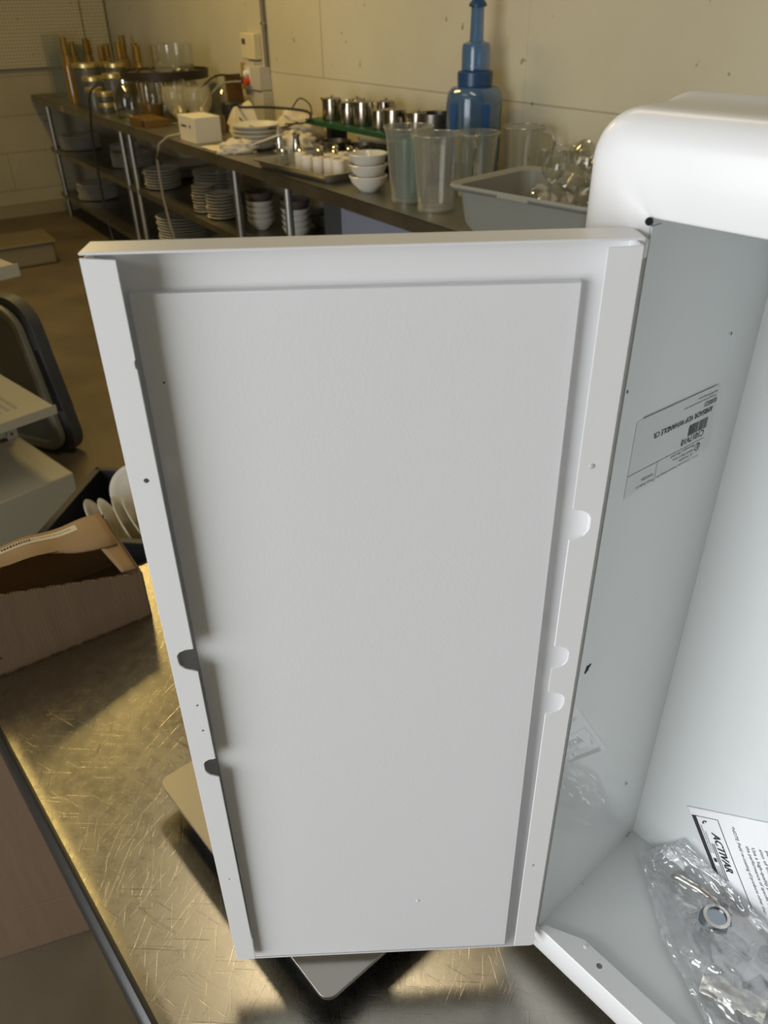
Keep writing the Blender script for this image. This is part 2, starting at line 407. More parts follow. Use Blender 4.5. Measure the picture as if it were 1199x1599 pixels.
# tub: five sheet-metal walls
TF = -.005
mb = MB()
def cbox(mb, u0, u1, v0, v1, z0, z1, mi=0):
    mb.hull8([K(u0, v0, z0), K(u1, v0, z0), K(u1, v1, z0), K(u0, v1, z0), K(u0, v0, z1), K(u1, v0, z1), K(u1, v1, z1), K(u0, v1, z1)], mi)
D_ = .150
cbox(mb, -.0015, 0, .002, D_, TF, OH); cbox(mb, OW, OW + .0015, .002, D_, TF, OH)
cbox(mb, -.0015, OW + .0015, D_, D_ + .0015, TF - .0015, OH + .0015)
cbox(mb, -.0015, OW + .0015, .002, D_, TF - .0015, TF); cbox(mb, -.0015, OW + .0015, .002, D_, OH, OH + .0015)
mb.build('tub', TUBWHITE, cab, smooth=False)
# supporting base of the tub behind the trim, down to the table
mb = MB(); cbox(mb, .0, OW, .072, .149, TZ - A.z + .0005, TF - .0016); mb.build('base_block', ENAMEL, cab, smooth=False)
# bottom lip with its hole and dimple, tapered at the hinge corner
def circ(x, y, r, n=14): return [(x + r * math.cos(2 * PI * k / n), y + r * math.sin(2 * PI * k / n)) for k in range(n)]
mb = MB()
mb.plate([(.003, .0012), (OW - .002, .0012), (OW - .002, .0205), (.0356, .0215), (.004, .006)], [circ(.0581, .0128, .0026)], .0008, lambda x, y, t_: K(x, y, -.0006 + t_))
mb.build('bottom_lip', ENAMEL, cab, smooth=False)
MB().lathe([(0, .0012), (.0012, .001), (.0022, 0)], 14, K(.0402, .0175, .0002)).build('dimple', ENAMEL, cab)
# thin raised strip on the left wall, its width changes along the height
mb = MB()
outl = [(.0012, -.003), (.0155, .0), (.0135, .10), (.0125, .24), (.0128, .30), (.0185, .40), (.0225, .47), (.0262, .517), (.024, .562), (.0165, .580), (.011, .592), (.010, .606), (.0012, .606)]
mb.plate(outl, (), .0007, lambda x, y, t_: K(t_ + .0001, x, y)); mb.build('wavy_strip', TUBWHITE, cab, smooth=False)
# pivot at the top of the hinge
mb = MB()
mb.box((0, 0, 0), (.0085, .003, .004), mtx=Matrix.Translation(K(-.0025, -.004, .6015)) @ Matrix.Rotation(-.75, 4, 'Z') @ Matrix.Rotation(.45, 4, 'Y') @ Matrix.Diagonal((.010, .0035, .0035, 1)))
mb.box((0, 0, 0), (1, 1, 1), mtx=Matrix.Translation(K(.0005, -.0035, .5965)) @ Matrix.Rotation(-.75, 4, 'Z') @ Matrix.Diagonal((.0035, .0045, .009, 1)))
mb.build('hinge_tab', ENAMEL, cab, bevel=.0008)
MB().lathe([(0, 0), (.0019, 0), (.0019, .001), (0, .001)], 16, K(-.0006, -.0004, .6085), mtx=Matrix.Rotation(PI / 2, 4, 'X')).build('pivot_hole', DARKHOLE, cab)
# specks of missing enamel
for nm, pts in (('chip', [(.0098, .3109, .0034), (.0125, .3120, .0022), (.0085, .3085, .002)]), ('chip', [(.1103, .5249, .0011)]), ('chip', [(.1101, .1025, .0016)]), ('chip', [(.138, -.001, .0016), (.141, .001, .0013)]), ('chip', [(.064, .13, .0006)]), ('chip', [(.0030, .520, .0012)]), ('chip', [(.058, .352, .0005)])):
    mb = MB()
    for v_, z_, r_ in pts:
        ring = [mb.bm.verts.new(K(.0009, v_ + r_ * math.cos(a) * random.uniform(.5, 1), z_ + r_ * math.sin(a) * random.uniform(.7, 1.3))) for a in [2 * PI * k / 9 for k in range(9)]]
        mb.bm.faces.new(ring)
    mb.build(nm, DARKHOLE, cab, smooth=False)

# product label, upside down on the inner left wall
LV0, LV1, LZ0, LZ1 = .0185, .1105, .4452, .4965
mb = MB(); mb.plate([(LV0, LZ0 - .0006), (.1143, LZ0), (LV1, LZ1 - .005), (LV0, LZ1)], (), .0002, lambda x, y, t_: K(t_ + .0008, x, y))
lab = mb.build('product_label', LABELM, cab, smooth=False); tag(lab, 'white printed product label, upside down')
LW, LH = .092, .050
def LF(x, y):
    v_ = LV1 + .0050 - x * 1.06
    return K(.00125, v_, LZ1 - .0022 - .055 * (v_ - LV0) - y)   # text runs towards the front, upside down
mb = MB()
# y measured from the label's own bottom edge (top in the photo)
add_text(mb, 'C1017V10', .0068, lambda x, y: LF(.012 + x, .0268 + y), .0255, bold=.00006)
add_text(mb, 'AMBSADR VDP W/HANDLE CR', .0056, lambda x, y: LF(.0075 + x, .0115 + y), .064, bold=.00005)
add_text(mb, '03/03/21', .0048, lambda x, y: LF(.005 + x, .0063 + y), .0135, bold=.00005)
add_text(mb, 'Warning: Cancer and reproductive harm', .0022, lambda x, y: LF(.007 + x, .0036 + y), .036)
add_text(mb, 'www.P65Warnings.ca.gov', .0022, lambda x, y: LF(.006 + x, .0010 + y), .022)
add_text(mb, 'Activar Construction Products Group, Inc.', .0026, lambda x, y: LF(.013 + x, .0452 + y), .047)
add_text(mb, 'J.L. Industries', .0026, lambda x, y: LF(.021 + x, .0418 + y), .015)
add_text(mb, '4450 W 78th St Circle', .0026, lambda x, y: LF(.021 + x, .0385 + y), .023)
add_text(mb, 'Bloomington, MN 55435', .0026, lambda x, y: LF(.021 + x, .0352 + y), .026)
add_text(mb, 'Prod. Order #', .0028, lambda x, y: LF(.063 + x, .0450 + y), .017)
add_text(mb, 'W0923285', .0028, lambda x, y: LF(.064 + x, .0408 + y), .012)
add_text(mb, 'J', .0042, lambda x, y: LF(.0155 + x, .0370 + y), bold=.0002)
def lrect(x0, x1, y0, y1): mb.bm.faces.new([mb.bm.verts.new(LF(a, b)) for a, b in ((x0, y0), (x1, y0), (x1, y1), (x0, y1))])
lrect(.010, .092, .0337, .0340); lrect(.0615, .0618, .0340, .049)
mb.plate(circ(.0165, .0385, .0030, 20), [circ(.0165, .0385, .0025, 20)], .00002, lambda x, y, t_: LF(x, y) + U * t_)
x = .0105
while x < .0315:
    w_ = random.choice((.0002, .0004, .0007)); lrect(x, x + w_, .0185, .0262); x += w_ + random.choice((.0002, .0003, .0005))
mb.build('label_print', INK, lab, smooth=False, recalc=False)

# the door: pan with flanges
DR = Vector((.1245, .3760, .91)); WD = Vector((-.99964, -.02720, 0)); ND = Vector((.02720, -.99964, 0))
def DD(a, n_, z): return DR + WD * a + ND * n_ + Vector((0, 0, z)) - OFF
DWid = .2624; DZ0, DZ1 = -.0185, .604; TH = .0011; NB = -.0205
def dbox(mb, a0, a1, n0, n1, z0, z1, mi=0):
    mb.hull8([DD(a0, n0, z0), DD(a1, n0, z0), DD(a1, n1, z0), DD(a0, n1, z0), DD(a0, n0, z1), DD(a1, n0, z1), DD(a1, n1, z1), DD(a0, n1, z1)], mi)
mb = MB(); dbox(mb, 0, DWid, NB, NB + TH, DZ0, DZ1)
dbox(mb, 0, DWid, NB, -.0002, DZ1 - TH, DZ1 + .0002)                      # top return
dbox(mb, 0, DWid, NB, -.0052, DZ0 - .0006, DZ0 + .0004)                    # bottom return
dbox(mb, DWid - TH, DWid, NB, -.0008, -.0090, DZ1 - .0035); dbox(mb, 0, TH, NB, -.0008, -.0080, DZ1 - .0035)
door = mb.build('door', ENAMEL, cab, smooth=False, bevel=.0003, segs=1)
tag(door, 'white door pan swung open to the left')
def notch(xi, xo, z0, z1, s_):    # half-round notch, from the inner edge xi towards xo
    h = z1 - z0; d = xo - xi
    return [(xi + d * .0, z0), (xi + d * .30, z0 + .0008), (xi + d * .72, z0 + h * .14), (xi + d * .95, z0 + h * .30), (xi + d, z0 + h * .42), (xi + d, z0 + h * .72), (xi + d * .85, z0 + h * .86), (xi + d * .55, z0 + h * .96), (xi + d * .25, z1 - .0004), (xi, z1)]
FZ0, FZ1 = -.0095, .6005
Li = .2460
ol = [(DWid, FZ0), (DWid, FZ1 + .0012), (Li, FZ1), (Li, .5515), (Li + .0008, .5505), (Li + .0008, .5475), (Li, .5465)]
ol += notch(Li - .002, .2571, .3395, .3592, 1)[::-1] + notch(Li - .001, .2548, .2362, .2557, 1)[::-1] + [(Li, FZ0)]
ol[7] = (Li, .3592); ol[16] = (Li, .3395); ol[17] = (Li, .2557); ol[26] = (Li, .2362)
mb = MB(); mb.plate(ol, [circ(.2530, .4823, .0015), circ(.2507, .3087, .0009), circ(.2504, .2845, .0009), circ(.2538, .1116, .0008)], TH, lambda x, y, t_: DD(x, -TH + t_, y))
mb.build('latch_flange', ENAMEL, door, smooth=False, bevel=.0003, segs=1)
Ri = .0170
ol = [(0, FZ0 + .001), (0, FZ1), (Ri, FZ1 - .0005)]
for z1, z0, xo in ((.4535, .4325, .0061), (.3490, .3295, .0072), (.3075, .2875, .0055)):
    nn = notch(Ri, xo, z0, z1, -1)[::-1]; ol += nn
ol += [(Ri, FZ0 + .001)]
mb = MB(); mb.plate(ol, [], TH, lambda x, y, t_: DD(x, -TH + t_, y))
mb.build('hinge_flange', ENAMEL, door, smooth=False, bevel=.0003, segs=1)
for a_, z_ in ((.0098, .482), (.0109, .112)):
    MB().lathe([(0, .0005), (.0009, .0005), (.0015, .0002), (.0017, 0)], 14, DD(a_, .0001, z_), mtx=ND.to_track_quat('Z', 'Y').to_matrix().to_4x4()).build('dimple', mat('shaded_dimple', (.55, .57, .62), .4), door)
# screws holding the panel, seen through the notch side
# inner stiffener panel, bowed forward towards the bottom
def pn(z):
    k = (.580 - z) / .596; return -.0140 + .008 * k
PA0, PA1, PZ0, PZ1 = .0233, .2474, -.0172, .580
mb = MB()
NS = 12
front = [[mb.bm.verts.new(DD(a, pn(PZ0 + (PZ1 - PZ0) * i / NS), PZ0 + (PZ1 - PZ0) * i / NS)) for a in (PA0, PA1)] for i in range(NS + 1)]
back = [[mb.bm.verts.new(DD(a, NB + TH, PZ0 + (PZ1 - PZ0) * i / NS)) for a in (PA0, PA1)] for i in range(NS + 1)]
for i in range(NS):
    mb.bm.faces.new([front[i][0], front[i][1], front[i + 1][1], front[i + 1][0]])
    mb.bm.faces.new([front[i][0], front[i + 1][0], back[i + 1][0], back[i][0]]); mb.bm.faces.new([front[i][1], back[i][1], back[i + 1][1], front[i + 1][1]])
mb.bm.faces.new([front[0][0], back[0][0], back[0][1], front[0][1]]); mb.bm.faces.new([front[NS][0], front[NS][1], back[NS][1], back[NS][0]])
mb.build('stiffener_panel', PANELW, door, bevel=.0006, segs=2)
MB().lathe([(0, .0006), (.0010, .0005), (.0017, 0)], 12, DD(.1025, pn(.055) + .0001, .0575), mtx=ND.to_track_quat('Z', 'Y').to_matrix().to_4x4()).build('paint_blob', ENAMEL, door)
mb = MB(); mb.lathe([(0, .0001), (.0006, .0001)], 8, DD(.2375, pn(.54) + .0001, .5335), mtx=ND.to_track_quat('Z', 'Y').to_matrix().to_4x4()); mb.build('speck', DARKHOLE, door)

# ------------------------------------------------------------------ paper sheet and hardware bag in the cabinet
def fold(u, w, lift=0.0):
    """lay a sheet over the tub floor (w<0) and up its back wall (w>0), softly bent in the corner"""
    r = .022; zf = TF + .0008 + lift; vb = D_ - .0008 - lift; extra = 0
    if u > OW - .008: extra = u - (OW - .008); u = OW - .008 - extra * .0
    if w > r: v_, z_ = vb, zf + w
    elif w < -r: v_, z_ = vb + w, zf
    else:
        a = (w + r) / (2 * r) * PI / 2; v_, z_ = vb - r + r * math.sin(a), zf + r - r * math.cos(a)
    return K(u, v_, z_ + extra)
PX = Vector((.558, -.830)); PY = Vector((.830, .558)); PO = Vector((.0425, .0819))
def PG(x, y, lift=.0):
    q_ = PO + PX * x + PY * y
    lf = lift + .0012 * math.sin(x * 34) * max(0, math.sin(y * 20 + .5))
    return fold(q_.x, q_.y, max(lf, 0) + lift * .0)
sheet = thing('instruction_sheet', 'white printed instruction sheet curled against the cabinet back wall under the plastic bag', 'paper', OFF)
mb = MB(); mb.grid(lambda a, b: PG(a * .214, b * .150), 60, 44); mb.build('page', PAPER, sheet, solid=.0001)
mb = MB()
def pg_rect(x0, x1, y0, y1, n_=1, mi=0):
    for i in range(n_):
        a, b = x0 + (x1 - x0) * i / n_, x0 + (x1 - x0) * (i + 1) / n_
        mb.bm.faces.new([mb.bm.verts.new(PG(*c, .0004)) for c in ((a, y0), (b, y0), (b, y1), (a, y1))]).material_index = mi
pg_rect(.0085, .205, .0020, .0062, 60); pg_rect(.0085, .205, .0282, .0288, 60)
pg_rect(.0085, .0090, .0062, .0282, 1); pg_rect(.2045, .205, .0062, .0282, 1)
tf = lambda x0, y0: (lambda x, y: PG(x0 + x, y0 + y, .0004))
add_text(mb, 'ACTIVAR', .0105, tf(.024, .0165), .040, bold=.0004, shear=.25)
pg_rect(.036, .075, .0140, .0148, 12); pg_rect(.036, .075, .0120, .0128, 12)
add_text(mb, '*NOTE: Field re-coating of products other than', .0045, tf(.012, .040), .088)
add_text(mb, 'Use a high-quality paint', .0045, tf(.030, .053), .050)
add_text(mb, 'the performance of specific brands', .0045, tf(.030, .0475), .070)
add_text(mb, 'part of the product', .0045, tf(.030, .066), .045)
add_text(mb, 'sion of the', .0045, tf(.030, .060), .024)
for xx in (.052, .100): pg_rect(xx, xx + .004, .0078, .0108, 1)
mb.lathe([(0, 0), (.0001, 0)], 6, PG(.02, .02, .0004))
# telephone handset mark
for k in range(8):
    a0, a1 = PI * .9 + k / 8 * PI * .55, PI * .9 + (k + 1) / 8 * PI * .55; rr = .0042; ww = .0011 if 1 < k < 6 else .0019
    mb.bm.faces.new([mb.bm.verts.new(PG(.0165 + r__ * math.cos(a_), .0145 + r__ * math.sin(a_), .0004)) for r__, a_ in ((rr - ww, a0), (rr, a0), (rr, a1), (rr - ww, a1))])
for (x0, y0, wdt) in ((.018, .0075, .028), (.024, .0098, .022), (.060, .0075, .034), (.060, .0098, .026), (.108, .0075, .04), (.165, .009, .03)):
    x = x0
    while x < x0 + wdt: w_ = random.uniform(.0006, .0013); pg_rect(x, x + w_, y0, y0 + .0010, 1, 1); x += w_ + .0005
mb.build('print', [INK, GREYINK], sheet, smooth=False, recalc=False)

# bag: two crumpled film faces with a sealed border
B0 = Vector((.034, .012)); BX = Vector((.90, -.50)); BX.normalize(); BY = Vector((-BX.y, BX.x)); BLn, BWd = .185, .100
def BG(a, b, side):
    x = a * BLn; y = (b - .5) * BWd * (.62 + .38 * min(1, a * 2.2))
    q_ = B0 + BX * x + BY * y
    edge = max(0, min(1, 4.2 * min(a, 1 - a))) * max(0, min(1, 3.6 * min(b, 1 - b)))
    nz = noise.noise(Vector((x * 60, y * 85, side * 3))) * .0042 + noise.noise(Vector((x * 150, y * 190, side * 9))) * .0018
    fat = .020 * math.exp(-((a - .60) / .30) ** 2) * math.exp(-((b - .5) / .36) ** 2)
    lf = .0035 + (fat * 1.0 + .002 + nz) * (edge ** .6) if side > 0 else .0018 + abs(nz) * .25
    if side > 0: lf = max(lf, .0036)
    if side > 0 and edge < .3: lf += abs(nz) * 1.6 * (1 - edge)
    return fold(q_.x, q_.y, lf)
bag = thing('plastic_bag', 'clear crumpled plastic bag of door hardware lying on the cabinet floor over the sheet', 'bag', OFF)
mb = MB(); mb.grid(lambda a, b: BG(a, b, 1), 90, 46); mb.build('bag_film', BAGM, bag, recalc=False, ang=180)
mb = MB(); mb.grid(lambda a, b: BG(a, b, -1), 50, 24); mb.build('bag_film', BAGM, bag, recalc=False, ang=180)
def BP(a, b, lift):
    q_ = B0 + BX * (a * BLn) + BY * ((b - .5) * BWd); return fold(q_.x, q_.y, lift)
IRON = mat('dark_zinc', (.20, .22, .24), .35, metal=1); BLUEZ = mat('bluish_plated_metal', (.30, .34, .38), .3, metal=1)
BLACKR = mat('black_rubber', (.03, .03, .035), .55); CRUMP = mat('crumpled_white_film', (.85, .84, .78), .35, coat=.6)
hw = thing('cam_lock', 'blue-grey metal cam lock inside the clear plastic bag', 'lock', BP(.44, .50, .007) + OFF, -.9)
MB().lathe([(0, 0), (.013, 0), (.0135, .002), (.0135, .011), (.010, .014), (.009, .015), (0, .015)], 24).build('barrel', BLUEZ, hw)
MB().lathe([(.009, .0152), (.0112, .0152), (.0114, .0165), (.0085, .017), (.009, .0152)], 24).build('collar', CHROME, hw)
MB().box((.022, 0, .004), (.030, .013, .003)).build('cam', IRON, hw, bevel=.001)
hw = thing('door_latch', 'dark metal latch bracket with a screw hole, low in the clear bag', 'latch', BP(.80, .60, .005) + OFF, -1.1)
mb = MB(); mb.plate([(-.020, -.010), (.020, -.010), (.022, .004), (.010, .011), (-.018, .010)], [circ(.010, -.001, .003)], .0025); mb.build('bracket', IRON, hw, bevel=.0006)
MB().box((-.012, 0, .005), (.010, .014, .006)).build('stop', BLACKR, hw, bevel=.001)
hw = thing('door_pull', 'slim grey metal door pull at the upper end of the clear bag', 'handle', BP(.26, .54, .006) + OFF, -.75)
MB().tube([(-.022, 0, 0), (-.018, 0, .005), (0, 0, .007), (.018, 0, .005), (.022, 0, 0)], .0028, 10).build('grip', CHROME, hw)
hw = thing('rubber_washer', 'black rubber washer inside the clear bag beside the latch', 'washer', BP(.62, .82, .006) + OFF)
MB().lathe([(.003, 0), (.008, 0), (.008, .003), (.003, .003), (.003, 0)], 24).build('ring', BLACKR, hw)
k_ = 0
for a_, b_, r_, w_ in ((.36, .34, .3, 'below the door pull'), (.40, .72, 1.2, 'above the cam lock'), (.64, .36, 2.0, 'left of the wrapper'), (.58, .66, .6, 'beside the rubber washer'), (.74, .82, 1.7, 'beside the latch')):
    c = thing('screw', 'small plated screw in the clear bag, ' + w_, 'screw', BP(a_, b_, .006) + OFF, r_, 'screws in the hardware bag')
    k_ += 1
    MB().lathe([(0, -.001), (.003, -.0005), (.0032, .0005), (.0014, .002), (.0014, .012), (0, .014)], 12, mtx=Matrix.Rotation(PI / 2, 4, 'Y')).build('shank', CHROME, c)
mb = MB(); mb.grid(lambda a, b: Vector(((a - .5) * .050, (b - .5) * .020, .008 + .006 * noise.noise(Vector((a * 5, b * 4, 1))) + .003 * noise.noise(Vector((a * 14, b * 9, 2))))), 30, 16)
o = mb.build('foam_wrap', CRUMP, None, solid=.0003, ang=180); o.location = BP(.76, .30, .006) + OFF; o.rotation_euler = (0, 0, -.55); tag(o, 'crumpled whitish wrapper at the lower end of the clear bag', 'wrapper')

# ------------------------------------------------------------------ shipping scale on the steel table
SX = Vector((.645, -.765, 0)); sc = thing('platform_scale', 'low platform scale with steel plate and black body, half under the open cabinet door', 'scale', Vector((-.0582, .342, TZ)), math.atan2(.765, -.645))
# local x runs from the near corner to the far-left corner, local y to the left-near side; the plate spreads to -y
Ls = .306
def rr2(x0, x1, y0, y1, r, n_=6):
    pts = []
    for cx, cy, a0 in ((x1 - r, y0 + r, -PI / 2), (x1 - r, y1 - r, 0), (x0 + r, y1 - r, PI / 2), (x0 + r, y0 + r, PI)):
        for k in range(n_ + 1): pts.append((cx + r * math.cos(a0 + k / n_ * PI / 2), cy + r * math.sin(a0 + k / n_ * PI / 2)))
    return pts
mb = MB(); mb.plate(rr2(-.002, Ls, -.30, .002, .011), (), .005, lambda x, y, t_: Vector((x, y, .034 + t_))); mb.build('weighing_plate', BRUSHED, sc, bevel=.0018, segs=3)
mb = MB(); mb.plate(rr2(.003, Ls - .005, -.295, -.003, .010), (), .010, lambda x, y, t_: Vector((x, y, .024 + t_))); mb.build('plate_skirt', BLACKP, sc, bevel=.001)
mb = MB(); mb.plate(rr2(.018, Ls - .018, -.28, -.014, .02), (), .022, lambda x, y, t_: Vector((x, y, .004 + t_))); mb.build('body', BLACKP, sc, bevel=.002)
for x_, y_ in ((.04, -.04), (.26, -.04), (.04, -.25), (.26, -.25)): MB().lathe([(0, 0), (.014, 0), (.014, .005), (0, .005)], 16, (x_, y_, 0)).build('foot', BLACKR, sc)

# ------------------------------------------------------------------ cartons
bx = thing('cardboard_box', 'open torn brown cardboard box on the left edge of steel table', 'box', Vector((-.3496, .9034, TZ)), math.atan2(-.1218, -.1767))
# local x to the left along the front, local y towards the camera (negative goes back)
bx_L, bx_D = .30, .15
def quad_th(mb, pts, off, mi=0):
    mb.hull8([Vector(p) for p in pts] + [Vector(p) + Vector(off) for p in pts], mi)
mb = MB(); z_l = .155; NN = 40
for i in range(NN):
    a, b = i / NN, (i + 1) / NN
    za = .079 + (z_l - .079) * a + .0012 * math.sin(i * 2.1); zb = .079 + (z_l - .079) * b + .0012 * math.sin((i + 1) * 2.1)
    quad_th(mb, [(a * bx_L, 0, 0), (b * bx_L, 0, 0), (b * bx_L, 0, zb), (a * bx_L, 0, za)], (0, -.004, 0))
bmesh.ops.remove_doubles(mb.bm, verts=mb.bm.verts, dist=.00001)
mb.build('front_wall', CARD, bx, smooth=False)
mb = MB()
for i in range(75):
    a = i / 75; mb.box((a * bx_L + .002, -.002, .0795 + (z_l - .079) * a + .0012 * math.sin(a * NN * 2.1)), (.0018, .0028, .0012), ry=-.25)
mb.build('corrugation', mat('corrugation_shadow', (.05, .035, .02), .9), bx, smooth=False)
mb = MB(); quad_th(mb, [(.001, -.001, 0), (.001, -bx_D, 0), (.001, -bx_D, .092), (.001, -.001, .079)], (-.003, 0, 0)); mb.build('side_wall', CARD, bx, smooth=False)
mb = MB(); quad_th(mb, [(0, -bx_D, 0), (bx_L, -bx_D, 0), (bx_L, -bx_D, .105), (0, -bx_D, .100)], (0, -.003, 0)); quad_th(mb, [(bx_L, 0, 0), (bx_L, -bx_D, 0), (bx_L, -bx_D, .105), (bx_L, 0, z_l)], (.003, 0, 0)); mb.build('back_wall', CARDTAN, bx, smooth=False)
mb = MB(); quad_th(mb, [(.0, 0, 0), (bx_L, 0, 0), (bx_L, -bx_D, 0), (0, -bx_D, 0)], (0, 0, .003)); mb.build('bottom', CARD, bx, smooth=False)
mb = MB()
fl = lambda a, b: Vector((.006 + a * (bx_L - .008), -bx_D + b * (.062 + .018 * math.sin(a * 9 + 1) * (1 if b > .9 else 0) - .02 * a), .103 + .006 * math.sin(b * 3) - .012 * b * (1 - a) + .002 * math.sin(a * 20)))
mb.grid(fl, 30, 8); flp = mb.build('top_flap', CARDTAN, bx, solid=.004)
mb = MB(); mb.grid(lambda a, b: Vector((.003 + b * .035 * (1 - a * .4), -bx_D + a * .14, .094 + .004 * b - .012 * a)), 10, 4); mb.build('side_flap', CARDTAN, bx, solid=.003)
mb = MB(); mb.grid(lambda a, b: fl(.14 + a * .40, .22 + b * .26) + Vector((0, 0, .0025)), 16, 2); tp = mb.build('shipping_label', mat('label_paper', (.62, .55, .40), .6), bx, smooth=False)
mb = MB()
x = .17
while x < .50:
    w_ = random.uniform(.006, .014); hh = .12 if x > .33 else .05
    a0, a1 = x, x + w_; b0, b1 = (.27, .27 + .12) if x > .36 else (.33, .35)
    mb.bm.faces.new([mb.bm.verts.new(fl(a, b) + Vector((0, 0, .0029))) for a, b in ((a0, b0), (a1, b0), (a1, b1), (a0, b1))]); x += w_ + .005
mb.build('print', INK, tp, smooth=False, recalc=False)
mb = MB()
for x_, y_, r_ in ((.238, .028, .0022), (.226, .026, .0012), (.212, .030, .0014), (.206, .029, .0014), (.246, .022, .001), (.262, .030, .001)):
    mb.bm.faces.new([mb.bm.verts.new((x_ + r_ * math.cos(a), .0004, y_ + r_ * math.sin(a) * 1.1)) for a in [2 * PI * k / 8 for k in range(8)]])
mb.build('stain', mat('dark_stain', (.03, .015, .008), .8), bx, smooth=False)

ct = thing('shipping_carton', 'large closed brown carton standing on concrete floor beside steel table', 'box', Vector((-.60, .911, 0)), math.atan2(-.32, -.95))
MB().box((.30, -.22, .29), (.60, .44, .58)).build('carton_body', CARD, ct, bevel=.004)
MB().box((.30, .0008, .135), (.60, .0016, .006)).build('seam', mat('carton_seam', (.19, .13, .085), .8), ct, smooth=False)
MB().box((.30, -.22, .5805), (.60, .05, .001)).build('tape', mat('packing_tape', (.33, .25, .14), .3), ct, smooth=False)

# ------------------------------------------------------------------ gondola shelf on the left
gdir = math.atan2(-.720, -.694)
gd = thing('display_shelving', 'cream metal display shelving unit with slotted upright at the left edge', 'shelving', Vector((-1.1256, 2.495, 0)), gdir)
# local x runs left-near along the front, local -y runs back
GL = .9; GD = .43
MB().box((GL / 2, -GD / 2, .09), (GL, GD, .18)).build('base_deck', CREAM, gd, bevel=.006)
UPR = mat('slotted_upright_enamel', (.30, .28, .21), .5)
mb = MB(); mb.box((.02, -GD - .012, .75), (.035, .022, 1.5))
for k in range(46):
    mb.box((.0255, -GD - .0005, .20 + k * .0285), (.007, .002, .012), mi=1)
mb.build('upright', [UPR, DARKHOLE], gd, smooth=False)
mb = MB(); mb.box((GL - .02, -GD - .012, .75), (.035, .022, 1.5)); mb.build('upright', UPR, gd, smooth=False)
MB().box((GL / 2, -GD - .016, .84), (GL - .09, .012, 1.30)).build('back_panel', CREAM, gd, smooth=False)
mb = MB(); mb.box((GL / 2, -GD / 2, .442), (GL, GD, .004)); mb.box((GL / 2, .001, .435), (GL, .004, .034)); mb.box((.002, -GD / 2, .430), (.004, GD, .028))
sh = mb.build('shelf', CREAM, gd, bevel=.0012)
mb = MB()
for k in range(14): mb.box((.10 + k * .028, -.17, .4445), (.010, .16, .001))
mb.build('vent_slots', GREY, sh, smooth=False)
mb = MB(); mb.box((GL / 2, -GD / 2, .925), (GL, GD, .004)); mb.box((GL / 2, .001, .915), (GL, .004, .04)); mb.box((.002, -GD / 2, .910), (.004, GD, .03)); mb.build('shelf', CREAM, gd, bevel=.0012)
g_in = lambda x, y, z: gd.matrix_basis @ Vector((x, y, z))
bpy.context.view_layer.update()
o = MB().lathe([(0, 0), (.05, 0), (.058, .004), (.085, .05), (.088, .052), (.084, .052), (.05, .008), (0, .006)], 32).build('bowl', PORC); o.location = g_in(.12, -.16, .9275); tag(o, 'cream bowl on the top shelf of the shelving unit', 'bowl')

# folded table leaning behind
ft_ = thing('folding_table', 'folded pale grey plastic table with dark rim standing behind the shelving unit', 'table', Vector((-1.305, 2.97, 0)), math.atan2(.42, -.90))
def rrz(x0, x1, z0, z1, r): return rr2(x0, x1, z0, z1, r, 8)
lean = lambda y, z: y - .0 * z
mb = MB(); mb.plate(rrz(0, .55, .02, .635, .10), [rrz(.035, .515, .06, .60, .075)], .030, lambda x, y, t_: Vector((x + y * .16, .015 + t_, y))); mb.build('rim', GREY, ft_, bevel=.006, segs=3)
mb = MB(); mb.plate(rrz(.03, .52, .05, .61, .07), (), .014, lambda x, y, t_: Vector((x + y * .16, .018 + t_, y))); mb.build('panel', mat('pale_blue_grey_plastic', (.17, .185, .165), .45), ft_, bevel=.004)
mb = MB(); mb.plate(rrz(-.035, .52, 0, .66, .11), (), .055, lambda x, y, t_: Vector((x + y * .16, -.044 + t_, y))); mb.build('back_shell', DGREY, ft_, bevel=.012, segs=3)
mb = MB(); mb.hull8([(.0, -.05, .20), (.03, -.05, .20), (.03, .012, .20), (.0, .012, .20), (.045, -.05, .46), (.075, -.05, .46), (.075, .012, .46), (.045, .012, .46)]); mb.build('leg', BLACKP, ft_, bevel=.004)

# black crate with plates
def plate_mesh(r=.13, h=.018):
    return [(0, .003), (r * .55, .003), (r * .62, .005), (r * .80, .011), (r, h), (r + .001, h + .002), (r * .98, h + .003), (r * .78, .015), (r * .6, .009), (0, .007)]
cr = thing('storage_crate', 'black plastic crate on the floor holding white plates on edge', 'crate', Vector((-.73, 2.08, 0)), -.15)
mb = MB(); hz = .30
mb.box((0, .19, hz / 2), (.52, .012, hz)).box((0, -.19, hz / 2), (.52, .012, hz)).box((.254, 0, hz / 2), (.012, .38, hz)).box((-.254, 0, hz / 2), (.012, .38, hz)).box((0, 0, .006), (.52, .38, .012))
mb.build('crate_shell', BLACKP, cr, bevel=.002)
mb = MB()
for s_ in (-1, 1): mb.box((0, s_ * .196, hz - .01), (.54, .02, .02)); mb.box((s_ * .262, 0, hz - .01), (.02, .40, .02))
mb.build('rim', BLACKP, cr, bevel=.002)
pl0 = MB().lathe(plate_mesh(.12), 40).build('plate', PORC); tag(pl0, 'white plate standing on edge in the black crate on the floor', 'plate', 'plates on edge in the black crate')
ORD = ['first', 'second', 'third', 'fourth', 'fifth', 'sixth', 'seventh', 'eighth', 'ninth', 'tenth', 'eleventh', 'twelfth', 'thirteenth', 'fourteenth', 'fifteenth', 'sixteenth']
pl0['label'] = 'white plate on edge, leftmost in the black crate on the floor'
pl0.location = (-.86, 2.0, .24); pl0.rotation_euler = (0, 1.12, .38)
